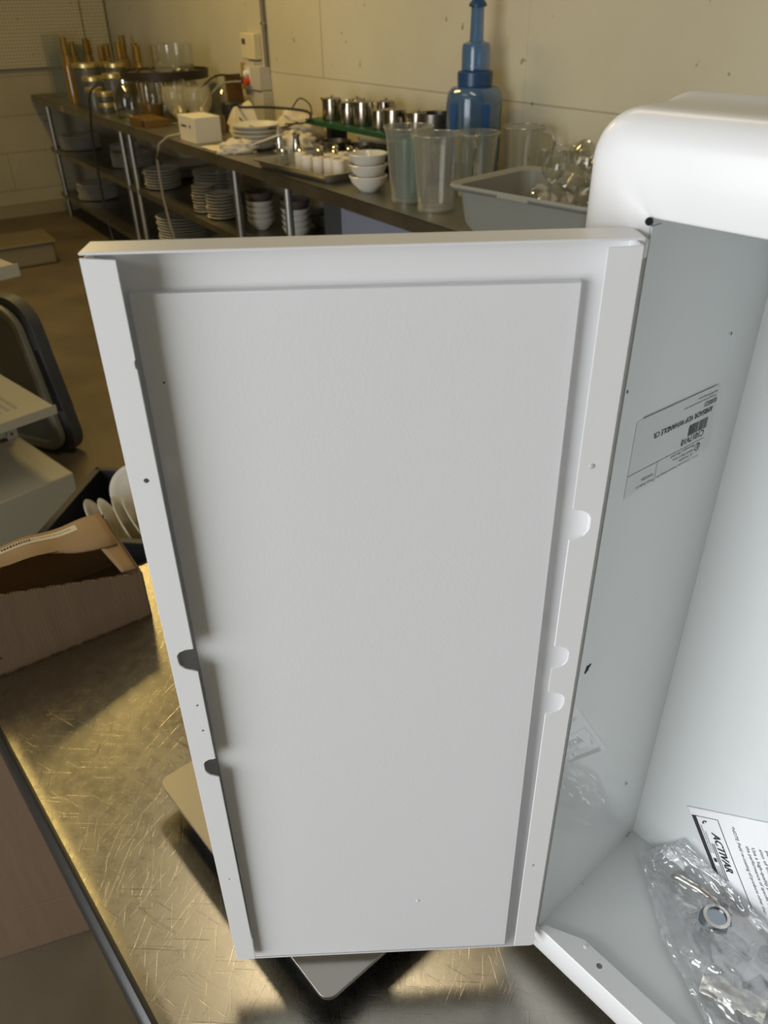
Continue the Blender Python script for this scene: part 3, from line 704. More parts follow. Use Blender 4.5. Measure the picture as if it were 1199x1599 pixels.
for k in range(1, 10):
    dup(pl0, (-.86 + k * .034, 2.0 + .012 * k, .238 - .003 * k), rot=(0, 1.12 + .03 * (k % 3), .38 + .03 * (k % 2)), label='white plate on edge, %s from the left in the black crate on the floor' % ORD[k])
c = dup(pl0, (-.805, 2.215, .27), rot=(.95, .25, .1), label='white plate facing up over the back rim of the black crate', scale=(.72, .72, .8)); del c['group']
c = dup(pl0, (-.90, 1.70, .285), rot=(-.15, .1, 0), label='white plate half hidden behind the torn cardboard box'); del c['group']
c2 = thing('storage_crate', 'black plastic crate on the floor behind the torn cardboard box', 'crate', Vector((-1.02, 1.62, 0)), -.1)
mb = MB(); hz = .27
mb.box((0, .17, hz / 2), (.44, .012, hz)).box((0, -.17, hz / 2), (.44, .012, hz)).box((.214, 0, hz / 2), (.012, .34, hz)).box((-.214, 0, hz / 2), (.012, .34, hz)).box((0, 0, .2), (.42, .33, .012)).box((0, 0, .006), (.42, .33, .012)); mb.build('crate_shell', BLACKP, c2, bevel=.002)

# low beige bin by the wall
lb = thing('storage_bin', 'low beige bin lying on the floor near the block wall', 'bin', Vector((-2.72, 5.95, 0)), .55)
mb = MB(); mb.box((0, 0, .075), (.58, .40, .15)); mb.build('bin_body', mat('beige_plastic', (.17, .135, .075), .7), lb, bevel=.02, segs=3)
MB().box((0, 0, .158), (.61, .43, .016)).build('lid', mat('beige_lid', (.15, .12, .07), .7), lb, bevel=.006)

# ------------------------------------------------------------------ the long back table with shelves
BT = .96
bt = thing('prep_table', 'long worn steel table with undershelves along the back wall', 'table', T(0, 0, 0), RZ)
TL = 7.0
mb = MB(); mb.box((TL / 2, .375, BT - .0025), (TL, .75, .005)).box((TL / 2, .002, BT - .028), (TL, .004, .052)).box((.002, .375, BT - .028), (.004, .75, .052)); mb.build('table_top', BGSTEEL, bt, smooth=False)
for z_, nm in ((.56, 'upper_shelf'), (.19, 'lower_shelf')):
    mb = MB(); mb.box((2.12, .37, z_ - .002), (4.0, .66, .004)).box((2.12, .041, z_ - .018), (4.0, .003, .034)); mb.build(nm, BGSTEEL, bt, smooth=False)
for p_ in (.28, 2.22, 2.40, 4.03, 4.60, 6.7):
    for q_ in (.05, .70):
        MB().lathe([(0, 0), (.017, 0), (.02, .03), (.02, BT - .0055), (0, BT - .0055)], 14, (p_, q_, 0)).build('leg', GALV, bt)

MB().box((.98, -.0012, BT - .030), (.07, .0012, .040)).build('sticker', mat('pink_sticker', (.40, .24, .20), .7), bt, smooth=False)
# plates under the table
ORD = ['top', 'second', 'third', 'fourth', 'fifth', 'sixth', 'seventh', 'eighth', 'ninth', 'tenth', 'eleventh', 'twelfth']
PROT = {}
def stack(p, q, z0, n_, r, step, label, group):
    for k in range(n_):
        loc = T(p + random.uniform(-.004, .004), q + random.uniform(-.004, .004), z0 + k * step)
        j = n_ - 1 - k; lb = ('top ' + label) if j == 0 else (('bottom ' + label) if k == 0 else '%s from top: %s' % (ORD[j], label))
        if (r, step) not in PROT:
            prof = [(0, 0), (r * .55, 0), (r * .62, step * .15), (r * .84, step * .45), (r, step * .80), (r + .0015, step * .90), (r, step * .99), (r * .82, step * .66), (r * .6, step * .35), (0, step * .3)]
            o_ = MB().lathe(prof, 30).build('plate', PORC, ang=60); PROT[(r, step)] = o_; o_.location = loc; tag(o_, lb, 'plate', group)
        else: dup(PROT[(r, step)], loc, random.uniform(0, 6), lb, group)
stack(.42, .23, .5622, 6, .165, .0180, 'large plate, upper undershelf, far left end', 'plates stacked at the far end of the upper undershelf')
stack(.80, .48, .5622, 3, .120, .0180, 'plate, low stack behind the far end stack, upper undershelf', 'plates in the low stack on the upper undershelf')
stack(.62, .24, .1922, 7, .165, .0180, 'plate, lower undershelf, far left end', 'plates stacked at the far end of the lower undershelf')
stack(1.55, .30, .5622, 6, .15, .0170, 'dim plate, stack left of the twin table legs', 'plates left of the twin legs on the upper undershelf')
stack(2.17, .49, .5622, 5, .165, .0170, 'wide dim plate, stack behind the twin table legs', 'plates behind the twin legs on the upper undershelf')
stack(2.50, .19, .5622, 7, .118, .0175, 'plate, stack just right of the twin table legs', 'plates right of the twin legs on the upper undershelf')
stack(2.66, .23, .1922, 12, .17, .0185, 'large plate, lower undershelf, below the hanging cable', 'plates below the hanging cable on the lower undershelf')
stack(2.90, .42, .5622, 8, .155, .0180, 'large grey-white plate, wide stack behind the small stacks', 'large plates behind the small stacks')
stack(3.36, .13, .5622, 9, .068, .0170, 'small plate, narrow stack nearer the hanging cable', 'small plates in the left narrow stack')
stack(3.56, .15, .5622, 8, .084, .0170, 'small plate, stack beside the single table leg', 'small plates beside the single leg')
stack(3.20, .30, .1922, 9, .11, .0180, 'plate, lower undershelf, near the single leg', 'plates near the single leg on the lower undershelf')
stack(3.72, .30, .5622, 8, .06, .0180, 'small cream plate, stack behind the single table leg', 'small plates in the back stack')
# dim pale tubs standing behind the small stacks, and upended bowls
def bowl(p, q, z, r, h, label, group=None, rot=None, m=PORC, name='bowl'):
    o_ = MB().lathe([(0, 0), (r * .45, 0), (r * .5, .006), (r * .86, h * .55), (r, h), (r * .97, h + .002), (r * .93, h * .97), (r * .8, h * .55), (r * .42, .010), (0, .009)], 28).build(name, m)
    o_.location = T(p, q, z)
    if rot: o_.rotation_euler = rot
    return tag(o_, label, 'bowl', group)
for (p_, q_, nb, txt) in ((3.93, .22, 4, 'left of the two leaning bowl stacks under the table'), (4.22, .28, 4, 'right of the two leaning bowl stacks under the table')):
    for k in range(nb):
        bowl(p_ + .0 * k, q_, .5625 + .0 + k * .030, .076, .06, '%s white bowl from the bottom, %s undershelf bowl stack' % (['first', 'second', 'third', 'fourth'][k], txt.split(' of')[0]), 'bowls in the ' + txt.split(' of')[0] + ' undershelf stack')
    bowl(p_, q_, .5625 + nb * .030 + .012, .078, .06, 'dim brown bowl on top of the ' + txt.replace('leaning ', ''), None, m=mat('brown_stoneware', (.12, .09, .075), .35), rot=(.0, .0, 0))
bowl(4.08, .52, .5625, .10, .07, 'dim grey bowl behind the two bowl stacks under the table', None, m=GREY)

# extend shelf under the bowls
mb = MB(); mb.box((4.28, .37, .558), (.30, .66, .004)); mb.build('side_shelf', BGSTEEL, bt, smooth=False)
fz = thing('under_counter_freezer', 'bluish white metal cabinet under the right part of the steel table', 'appliance', T(5.30, .45, 0), RZ)
MB().box((0, 0, .44), (.88, .56, .86)).build('housing', FREEZE, fz, bevel=.01)
MB().box((.02, -.285, .44), (.80, .012, .80)).build('door', FREEZE, fz, bevel=.004)
MB().box((.30, -.294, .5), (.03, .01, .70)).build('handle', mat('dark_blue_trim', (.03, .04, .07), .4), fz, bevel=.002)
fz2 = MB().box((0, 0, .42), (.16, .44, .84)).build('storage_bin', DGREY); fz2.location = T(4.74, .42, 0.0); fz2.rotation_euler = (0, 0, RZ); tag(fz2, 'dark bin under the steel table left of the bluish white cabinet', 'bin')

# ------------------------------------------------------------------ things on the back table
def on(name, label, cat, p, q, prof, m, z=BT, seg=28, group=None, rot=None, parts=()):
    """a turned thing: a lone mesh, or an empty with parts"""
    if not parts:
        o_ = MB().lathe(prof, seg).build(name, m); o_.location = T(p, q, z)
        if rot: o_.rotation_euler = rot
        return tag(o_, label, cat, group)
    t_ = thing(name, label, cat, T(p, q, z), RZ, group)
    if rot: t_.rotation_euler = rot
    for pn_, pf, pm in parts: MB().lathe(pf, seg).build(pn_, pm, t_)
    return t_
# amber bottles
def bottle_parts(r, h):
    return (('bottle_body', [(0, 0), (r, 0), (r * 1.02, .01), (r, h * .55), (r * .85, h * .63), (r * .62, h * .70), (r * .56, h * .78), (0, h * .78)], AMBER), ('neck_foil', [(r * .58, h * .74), (r * .66, h * .75), (r * .58, h), (0, h)], mat('gold_foil', (.20, .125, .015), .4, metal=.3)))
amb_l = [(.95, .12, .44, 'tall amber bottle standing alone at the near left of the dark jars'), (.30, .35, .385, 'amber bottle farthest left in the back row of bottles'), (.50, .42, .40, 'amber bottle second from left in the back row'), (.67, .36, .415, 'amber bottle third from left in the back row'), (.60, .54, .37, 'amber bottle behind the third one from left'),
         (.84, .42, .37, 'amber bottle left of the tallest one in the back row'), (.72, .64, .43, 'tallest amber bottle in the middle of the back row'), (.98, .55, .38, 'amber bottle right of the tallest one in the back row'), (1.24, .44, .40, 'amber bottle behind the middle dark jars'), (1.18, .58, .39, 'amber bottle close to the wall behind the jars'), (1.46, .50, .38, 'second amber bottle from the right beside the round tray'), (1.44, .64, .38, 'amber bottle farthest right beside the round tray')]
for p_, q_, h_, lb_ in amb_l: on('bottle', lb_, 'bottle', p_, q_, None, None, parts=bottle_parts(.038, h_), seg=20)
def jar_parts(r, h): return (('jar_body', [(0, 0), (r, 0), (r * 1.02, .008), (r, h * .84), (r * .95, h * .88), (0, h * .88)], DARKJAR), ('lid', [(r * .98, h - .032), (r * 1.02, h - .028), (r * 1.02, h - .004), (r * .95, h), (0, h)], GOLD))
jars = [(1.21, .18, 0, .28, .098, 'tall dark jar with gold lid beside the lone amber bottle'), (1.04, .32, 0, .27, .075, 'dark jar with gold lid at the left of the back jar row'), (1.38, .345, 0, .28, .075, 'dark jar with gold lid at the right of the back jar row'), (1.41, .16, 0, .205, .078, 'shorter dark jar with gold lid in front of the tall ones'),
        (1.61, .25, 0, .23, .078, 'dark jar with gold lid left of the glass demijohn'), (1.60, .10, 0, .150, .062, 'low dark jar with gold lid at the front edge'), (1.78, .12, 0, .066, .055, 'small dark jar with gold lid, bottom of the front pair'), (1.78, .12, .0665, .066, .055, 'small dark jar with gold lid stacked on another')]
for p_, q_, z_, h_, r_, lb_ in jars: on('jar', lb_, 'jar', p_, q_, None, None, z=BT + z_, parts=jar_parts(r_, h_), seg=24)
# clear acrylic display boxes at the end
for p_, q_, z1_, w_, lb_ in ((.26, .20, .44, .13, 'tall clear acrylic sheet box at the far left end of the steel table'), (.10, .42, .36, .14, 'clear acrylic box behind the amber bottles at the table end')):
    mb = MB(); mb.box((0, 0, z1_ / 2), (w_, .12, z1_ - .002)); o = mb.build('acrylic_box', clear('clear_acrylic', (.80, .84, .80), .08, .1, .10, (.5, .55, .5)), smooth=False); o.location = T(p_, q_, BT); o.rotation_euler = (0, 0, RZ); tag(o, lb_, 'box')
# glass demijohn
on('glass_jug', 'clear glass jug with metal lid right of the dark jars', 'jug', 2.17, .15, None, None, parts=(('jug_body', [(0, .002), (.085, .002), (.09, .01), (.09, .13), (.07, .18), (.045, .205), (.045, .22)], CLEAR), ('lid', [(.047, .205), (.05, .206), (.05, .228), (0, .232)], CHROME)))
o = MB().box((0, 0, 0), (.045, .002, .035)).build('jug_sticker', PAPER); o.location = T(2.185, .055, BT + .075); o.rotation_euler = (0, 0, RZ - .35)
bpy.context.view_layer.update()
for o_ in bpy.data.objects:
    if o_.name.startswith('glass_jug'):
        mw = o.matrix_world.copy(); o.parent = o_; bpy.context.view_layer.update(); o.matrix_world = mw
# amber vessels and big goblets
on('glass_vessel', 'tall glass vessel holding amber liquid left of the goblets', 'glass', 2.36, .24, None, None, parts=(('vessel', [(0, .002), (.07, .002), (.074, .01), (.072, .225), (.07, .23)], CLEAR), ('liquid', [(0, .006), (.068, .006), (.068, .09), (0, .09)], HONEY)))
on('glass_vessel', 'glass vessel of amber liquid behind the front amber vessel', 'glass', 2.44, .40, None, None, parts=(('vessel', [(0, .002), (.06, .002), (.064, .01), (.062, .225), (.06, .23)], CLEAR), ('liquid', [(0, .006), (.058, .006), (.058, .08), (0, .08)], HONEY)))
tb = thing('tray_carton', 'low amber box under the goblets beside the white device', 'box', T(2.62, .12, BT), RZ)
MB().box((0, 0, .022), (.30, .15, .044)).build('carton_body', mat('amber_carton', (.12, .065, .013), .6), tb, bevel=.003)
MB().box((.11, -.076, .022), (.05, .002, .030)).build('mark', BROWNRIM, tb, smooth=False)
GOBM = clear('pale_frosted_glass', (.82, .80, .70), .05, .2, .30, (.62, .58, .44))
gob = [(0, .0), (.045, 0), (.046, .003), (.01, .006), (.008, .025), (.022, .035), (.058, .07), (.080, .11), (.086, .15), (.080, .19), (.074, .212)]
on('goblet', 'large pale glass goblet left of its twin under the round tray', 'goblet', 2.67, .30, gob, GOBM)
on('goblet', 'large pale glass goblet right of its twin under the round tray', 'goblet', 2.83, .38, gob, GOBM)
# round dark tray stacked above
for p_, q_ in ((2.05, .42), (2.35, .50)):
    on('glass_jug', 'clear glass jar holding up the ' + ('left' if p_ < 2.1 else 'right') + ' side of the round tray', 'jar', p_, q_, [(0, .002), (.07, .002), (.072, .01), (.072, .19), (.06, .205), (.06, .214)], CLEAR)
tr = thing('round_tray', 'round black rimmed tray raised over the glass jars', 'tray', T(2.20, .42, 1.176), RZ)
MB().lathe([(0, 0), (.27, 0), (.285, .004), (.29, .055), (.283, .056), (.275, .012), (0, .010)], 40).build('tray_dish', BROWNRIM, tr)
MB().lathe([(0, .0105), (.272, .0105), (.272, .040), (0, .044)], 32).build('tray_filling', mat('tray_grit', (.14, .12, .08), .8, var=.5, vscale=60), tr)
on('glass_cylinder', 'clear glass cylinder standing on the round tray', 'vase', 2.26, .47, [(.0, .001), (.125, .001), (.128, .006), (.128, .155), (.125, .156)], clear('smoky_cylinder', (.78, .80, .76), .10, .12, .10, (.7, .68, .58)), z=1.221)
for k in range(7):
    a = k * 1.1; o = MB().box((0, 0, 0), (.03, .02, .016)).build('cork_piece', mat('dark_scrap', (.06, .05, .035), .8), bevel=.004)
    o.location = T(2.20 + .19 * math.cos(a), .42 + .17 * math.sin(a), 1.228); o.rotation_euler = (0, 0, a); tag(o, 'small dark scrap on the round tray, %s of the glass cylinder' % ['right', 'back right', 'back', 'left', 'front left', 'front', 'front right'][k], 'scrap', 'scraps on the round tray')
o = MB().box((0, 0, .13), (.03, .10, .26)).build('wood_board', mat('amber_wood', (.12, .06, .012), .5)); o.location = T(2.78, .66, BT); o.rotation_euler = (0, -.12, RZ); tag(o, 'narrow amber board leaning behind the round tray', 'board')
# jar and black canister
on('glass_jar', 'clear glass jar with glass lid right of the round tray', 'jar', 2.64, .66, None, None, parts=(('jar_body', [(0, .002), (.085, .002), (.09, .01), (.09, .15), (.075, .17)], CLEAR), ('lid', [(.078, .172), (.07, .19), (.02, .20), (.018, .212), (0, .216)], CLEAR)))
on('canister', 'black canister between the goblets and paper bag', 'canister', 2.93, .56, [(0, 0), (.068, 0), (.07, .01), (.07, .115), (.06, .125), (0, .125)], BLACKP)
# white device box
wb = thing('label_printer', 'small white box device with a grey cable at table front edge', 'device', T(3.46, .12, BT), RZ)
MB().box((0, 0, .064), (.235, .15, .128)).build('housing', mat('white_plastic', (.74, .70, .60), .4), wb, bevel=.003)
mb = MB()
for k in range(8): mb.box((-.075 + k * .0095, -.0758, .078), (.0065, .001, .011))
mb.build('lettering', mat('blue_grey_print', (.05, .07, .09), .6), wb, smooth=False)
MB().lathe([(0, 0), (.009, 0), (.009, .001), (0, .001)], 16, (.048, -.0755, .08), mtx=Matrix.Rotation(PI / 2, 4, 'X')).build('emblem', mat('navy_print', (.03, .05, .09), .6), wb)
mb = MB(); mb.tube([T(3.36, .06, BT + .03) - T(3.46, .12, BT) + Vector((0, 0, 0))] * 1 + [T(3.30, -.01, BT + .015) - T(3.46, .12, BT), T(3.24, -.05, BT - .03) - T(3.46, .12, BT), T(3.20, -.06, .85) - T(3.46, .12, BT), T(3.20, -.06, .65) - T(3.46, .12, BT), T(3.24, -.06, .50) - T(3.46, .12, BT), T(3.28, -.05, .38) - T(3.46, .12, BT)], .0075, 8)
o = mb.build('power_cable', WIREW); o.location = T(3.46, .12, BT); tag(o, 'grey cable hanging from the white device over the table front edge', 'cable')
def cable(pts, r, m, label):
    P0 = T(*pts[0]); mb_ = MB(); L_ = [T(*x_) for x_ in pts]
    # catmull-rom
    out = []
    for i in range(len(L_) - 1):
        p0, p1, p2, p3 = L_[max(i - 1, 0)], L_[i], L_[i + 1], L_[min(i + 2, len(L_) - 1)]
        for k in range(6):
            t_ = k / 6; out.append(.5 * ((2 * p1) + (p2 - p0) * t_ + (2 * p0 - 5 * p1 + 4 * p2 - p3) * t_ ** 2 + (3 * p1 - p0 - 3 * p2 + p3) * t_ ** 3))
    out.append(L_[-1]); mb_.tube([v - P0 for v in out], r, 7); o_ = mb_.build('cable', m); o_.location = P0; return tag(o_, label, 'cable')
cable([(2.00, .06, BT + .20), (1.94, -.02, BT + .15), (1.90, -.04, BT), (1.86, -.05, .80), (1.84, -.05, .55), (1.84, -.05, .30), (1.95, -.06, .05), (2.1, -.1, .012)], .008, WIREB, 'black cable hanging over the table front edge near the small dark jars')
# wall fittings
th = thing('thermostat', 'cream thermostat box with dark display on the back wall', 'thermostat', T(2.86, .78, 1.30), RZ)
MB().box((0, -.025, .07), (.19, .05, .14)).build('housing', mat('cream_plastic', (.66, .58, .38), .5), th, bevel=.006)
MB().box((-.045, -.051, .095), (.045, .003, .03)).build('display', DGREY, th, smooth=False)
o = MB().box((0, -.03, -.015), (.13, .06, .03)).build('duct', SWITCH); o.location = T(2.89, .78, 1.29); o.rotation_euler = (0, 0, RZ); tag(o, 'small grey bracket fixed under the thermostat', 'bracket')
o = MB().box((0, -.012, .075), (.125, .024, .150)).build('wall_board', YBOX, bevel=.002); o.location = T(2.74, .78, 1.125); o.rotation_euler = (0, 0, RZ); tag(o, 'small yellow board on the wall left of the outlet box', 'board')
ob = thing('outlet_box', 'grey electrical outlet box on the wall with a red plug', 'outlet', T(2.95, .78, 1.14), RZ)
MB().box((0, -.04, .065), (.21, .08, .13)).build('housing', SWITCH, ob, bevel=.004)
MB().box((-.04, -.084, .07), (.07, .008, .10)).build('cover_plate', mat('white_cover', (.68, .64, .54), .5), ob, bevel=.002)
MB().lathe([(0, 0), (.022, 0), (.022, .03), (0, .034)], 16, (-.03, -.088, .045), mtx=Matrix.Rotation(PI / 2, 4, 'X')).build('red_plug', REDP, ob)
MB().lathe([(0, 0), (.018, 0), (.010, .06), (0, .06)], 14, (-.055, -.10, .042), mtx=Matrix.Rotation(-PI / 2, 4, 'Y')).build('black_plug', BLACKP, ob)
MB().lathe([(0, 0), (.015, 0), (.015, .025), (0, .028)], 14, (-.035, -.088, .09), mtx=Matrix.Rotation(PI / 2, 4, 'X')).build('white_plug', PAPER, ob)
cd = thing('conduit', 'thin metal conduit running up the wall from the outlet box', 'conduit', T(3.05, .78, 1.27), RZ)
MB().lathe([(0, 0), (.012, 0), (.012, 1.9), (0, 1.9)], 12, (0, -.02, 0)).build('pipe', mat('conduit_metal', (.22, .20, .16), .5, metal=.6), cd)
MB().box((-.01, -.018, .22), (.05, .014, .012)).build('clip', GALV, cd, bevel=.002)
o = MB().box((0, -.035, .09), (.14, .07, .17)).build('cable_duct', SWITCH, bevel=.003); o.location = T(2.99, .78, BT + .001); o.rotation_euler = (0, 0, RZ); tag(o, 'grey cable duct below the outlet box', 'duct')
cable([(2.86, .68, 1.20), (2.78, .62, 1.215), (2.66, .58, 1.205), (2.6, .50, 1.14), (2.55, .46, 1.09)], .006, WIREB, 'dark green-black cable from the outlet box to behind the round tray')
cable([(2.88, .66, 1.185), (2.82, .56, 1.175), (2.88, .44, 1.12), (3.05, .32, 1.08), (3.26, .22, 1.06), (3.36, .18, 1.09)], .005, WIREW, 'grey cable from the outlet box to the white device')
cable([(3.0, .62, 1.01), (3.2, .50, 1.09), (3.4, .40, 1.10), (3.7, .44, 1.12), (4.0, .50, 1.12), (4.1, .46, 1.09)], .007, WIREB, 'dark cable lying across the white cloth heap')
cable([(3.5, .66, 1.06), (3.7, .62, 1.15), (3.95, .55, 1.14), (4.05, .48, 1.08), (3.98, .38, 1.07)], .004, WIREB, 'thin dark cable looping above the cloth heap')
cable([(3.6, .30, 1.07), (3.85, .25, 1.055), (4.1, .28, 1.07), (4.2, .34, 1.10)], .0045, WIREB, 'thin dark cable across the stacked bowls')
# paper bag and paper
def lump(name, label, cat, p, q, z, sx, sy, sz, m, seed=0, amp=.25, fr=4):
    mb_ = MB(); bmesh.ops.create_icosphere(mb_.bm, subdivisions=4, radius=1)
    for v in mb_.bm.verts:
        n_ = v.co.normalized(); d_ = 1 + amp * noise.noise(n_ * fr * .5 + Vector((seed, 0, 0))) + amp * .5 * noise.noise(n_ * fr * 1.4 + Vector((0, seed, 0)))
        v.co = Vector((n_.x * sx * d_, n_.y * sy * d_, max(0, n_.z * sz * d_ + sz * .35) if n_.z < 0 else sz * .35 + n_.z * sz * d_ * .9))
    o_ = mb_.build(name, m, ang=180); o_.location = T(p, q, z); o_.rotation_euler = (0, 0, RZ + seed); return tag(o_, label, cat)
pb = thing('paper_bag', 'folded brown and white paper bag behind the white device', 'bag', T(3.26, .46, BT), RZ - .2)
mb = MB(); mb.hull8([(-.12, -.08, 0), (.14, -.08, 0), (.14, .09, 0), (-.12, .09, 0), (-.10, -.03, .10), (.06, -.05, .135), (.10, .05, .150), (-.06, .07, .155)]); mb.build('bag_body', mat('white_paper_bag', (.66, .60, .48), .8), pb, bevel=.004)
mb = MB(); mb.hull8([(-.16, -.12, 0), (-.02, -.14, 0), (.0, -.09, 0), (-.14, -.06, 0), (-.14, -.115, .05), (.0, -.135, .085), (.02, -.10, .09), (-.12, -.075, .055)]); mb.build('brown_flap', mat('brown_paper', (.22, .15, .08), .8), pb, bevel=.002)
for p_, q_, w_, d_, r_, lb_ in ((3.78, .09, .20, .13, .1, 'white paper sheet lying right of the white device'), (3.86, .15, .18, .12, -.3, 'loose white paper partly under the cloth pile')):
    mb = MB(); mb.grid(lambda a, b: Vector(((a - .5) * w_, (b - .5) * d_, .003 + .002 * math.sin(a * 7 + b * 5))), 10, 8); o = mb.build('paper_sheet', mat('warm_paper', (.66, .60, .48), .8), solid=.001); o.location = T(p_, q_, BT + (.0 if r_ > 0 else .004)); o.rotation_euler = (0, 0, RZ + r_); tag(o, lb_, 'paper')
lump('cloth_pile', 'heap of cream cloths behind the stacked shallow dishes', 'cloth', 3.76, .56, BT, .20, .13, .10, CLOTH, 2.1, .35, 5)
lump('folded_cloth', 'small white cloth heap at the table front edge', 'cloth', 3.98, .11, BT, .10, .055, .05, CLOTH, 4.4, .4, 6)
lump('folded_cloth', 'crumpled cream cloth right of the dish stack', 'cloth', 4.18, .34, BT, .11, .10, .075, CLOTH, 6.2, .4, 6)
dsh = MB().lathe([(0, .003), (.07, .003), (.10, .012), (.125, .035), (.128, .037), (.124, .038), (.10, .018), (0, .010)], 30).build('dish', PORC); dsh.location = T(3.92, .24, BT); tag(dsh, 'white shallow dish in the stack left of the salt shakers', 'dish', 'dishes left of the salt shakers')
dsh['label'] = 'bottom white shallow dish of the stack left of the salt shakers'
for k in range(1, 5): dup(dsh, T(3.92, .24, BT + .020 * k), k * .7, label='white shallow dish, %s from the bottom, stack left of the salt shakers' % ['second', 'third', 'fourth', 'fifth'][k - 1])
lid_ = MB().box((0, 0, 0), (.26, .05, .008)).build('spatula', PORC, bevel=.003); lid_.location = T(4.12, .20, BT + .065); lid_.rotation_euler = (0, -.28, RZ + .2); tag(lid_, 'cream flat spatula leaning on the dish stack', 'spatula')
# steel tray with candles and shakers
ty = thing('metal_tray', 'shallow steel baking tray of white candles at the table front edge', 'tray', T(4.68, .20, BT), RZ + .10)
mb = MB(); base = rr2(-.27, .27, -.17, .17, .03); mid = rr2(-.29, .29, -.19, .19, .04); n = len(base)
r0 = [mb.bm.verts.new((x_, y_, .002)) for x_, y_ in base]; r1 = [mb.bm.verts.new((x_, y_, .038)) for x_, y_ in mid]; r2_ = [mb.bm.verts.new((x_ * 1.03, y_ * 1.04, .038)) for x_, y_ in mid]; r3 = [mb.bm.verts.new((x_ * 1.03, y_ * 1.04, .034)) for x_, y_ in mid]
mb.bm.faces.new(r0)
for a, b in ((r0, r1), (r1, r2_), (r2_, r3)):
    for i in range(n): mb.bm.faces.new([a[i], a[(i + 1) % n], b[(i + 1) % n], b[i]])
mb.build('tray_shell', GALV, ty, solid=.0015)
cn = thing('votive_candle', 'white cylindrical votive candle on the steel tray, front row', 'candle', T(4.62, .12, BT + .004), 0, 'votive candles in the front row of the steel tray')
MB().lathe([(0, 0), (.024, 0), (.026, .003), (.026, .068), (.023, .072), (0, .071)], 22).build('wax', WAX, cn)
MB().tube([(0, 0, .070), (.001, 0, .078)], .001, 6).build('wick', BLACKP, cn)
cn['label'] = 'leftmost white votive candle, standing apart on the steel tray'
for k, (p_, q_) in enumerate(((4.72, .10), (4.78, .12), (4.84, .14), (4.90, .15))): dup(cn, T(p_, q_, BT + .004), label='%s white votive candle from the left in the front row on the steel tray' % ['second', 'third', 'fourth', 'rightmost'][k])
for k, (p_, q_) in enumerate(((4.74, .20), (4.80, .21), (4.86, .22), (4.92, .235), (4.82, .28), (4.89, .29), (4.74, .27))): dup(cn, T(p_, q_, BT + .004), label='white votive candle behind the front row, ' + ['left in the second row', 'second from left in the second row', 'third from left in the second row', 'right in the second row', 'middle of the third row', 'right of the third row', 'left of the third row'][k], group='votive candles in the back rows of the steel tray')
def shaker(p, q, label, group=None, h=.075):
    return on('salt_shaker', label, 'shaker', p, q, None, None, z=BT + .004, group=group, seg=18, parts=(('glass_body', [(0, .001), (.022, .001), (.024, .006), (.020, h * .66)], clear('shaker_glass', (.75, .76, .70), .12, .08, .12, (.6, .6, .5))), ('cap', [(.021, h * .62), (.022, h * .66), (.020, h * .9), (.010, h), (0, h * 1.02)], CHROME)))
shaker(4.45, .12, 'glass salt shaker nearest the left rim of the steel tray'); shaker(4.47, .20, 'glass salt shaker behind the nearest one, left end of tray'); shaker(4.53, .27, 'glass salt shaker left of the back candles on the tray'); 
for p_, q_, w_ in ((4.55, .16, 'nearest the front'), (4.60, .23, 'second from the front'), (4.57, .33, 'at the back left'), (4.67, .27, 'touching the second candle row'), (4.65, .36, 'farthest back'), (4.72, .35, 'at the back right')):
    on('metal_shaker', 'small chrome shaker left of the candles, ' + w_, 'shaker', p_, q_, [(0, 0), (.016, 0), (.017, .004), (.012, .035), (.017, .055), (.017, .068), (.008, .078), (0, .08)], CHROME, z=BT + .004, seg=18, group='chrome shakers on the steel tray')
on('pepper_mill', 'tall chrome and glass mill behind the salt shakers', 'mill', 4.22, .22, [(0, 0), (.02, 0), (.022, .005), (.015, .05), (.018, .08), (.010, .10), (.018, .12), (.014, .135), (0, .14)], CHROME)
on('pepper_mill', 'second chrome mill beside the tall one behind salt shakers', 'mill', 4.32, .26, [(0, 0), (.022, 0), (.024, .005), (.02, .06), (.014, .09), (.02, .11), (0, .125)], CHROME)
# dark bowls and dark cups behind the tray
for p_, q_, lb_ in ((4.42, .42, 'dark metal bowl left of its twin behind the candle tray'), (4.60, .45, 'dark metal bowl right of its twin behind the candle tray')):
    on('metal_bowl', lb_, 'bowl', p_, q_, [(0, 0), (.035, 0), (.06, .02), (.072, .055), (.074, .075), (.07, .076), (.055, .025), (0, .01)], mat('dark_pewter', (.16, .14, .11), .3, metal=.9), z=BT)
cup = MB().lathe([(0, 0), (.026, 0), (.03, .004), (.033, .085), (.030, .086), (.027, .01), (0, .008)], 20).build('dark_cup', mat('black_glaze', (.012, .012, .01), .2, coat=.6)); cup.location = T(4.86, .36, BT); tag(cup, 'small black cup, first row from the front, first from the left', 'cup', 'black cups under the green board')
for i in range(7):
    for j in range(3):
        if i or j: dup(cup, T(4.74 + .072 * i, .40 + .072 * j, BT), label='small black cup, %s row from the front, %s from the left' % (['first', 'second', 'third'][j], ['first', 'second', 'third', 'fourth', 'fifth', 'sixth', 'seventh'][i]))
cup.location = T(4.74, .40, BT)
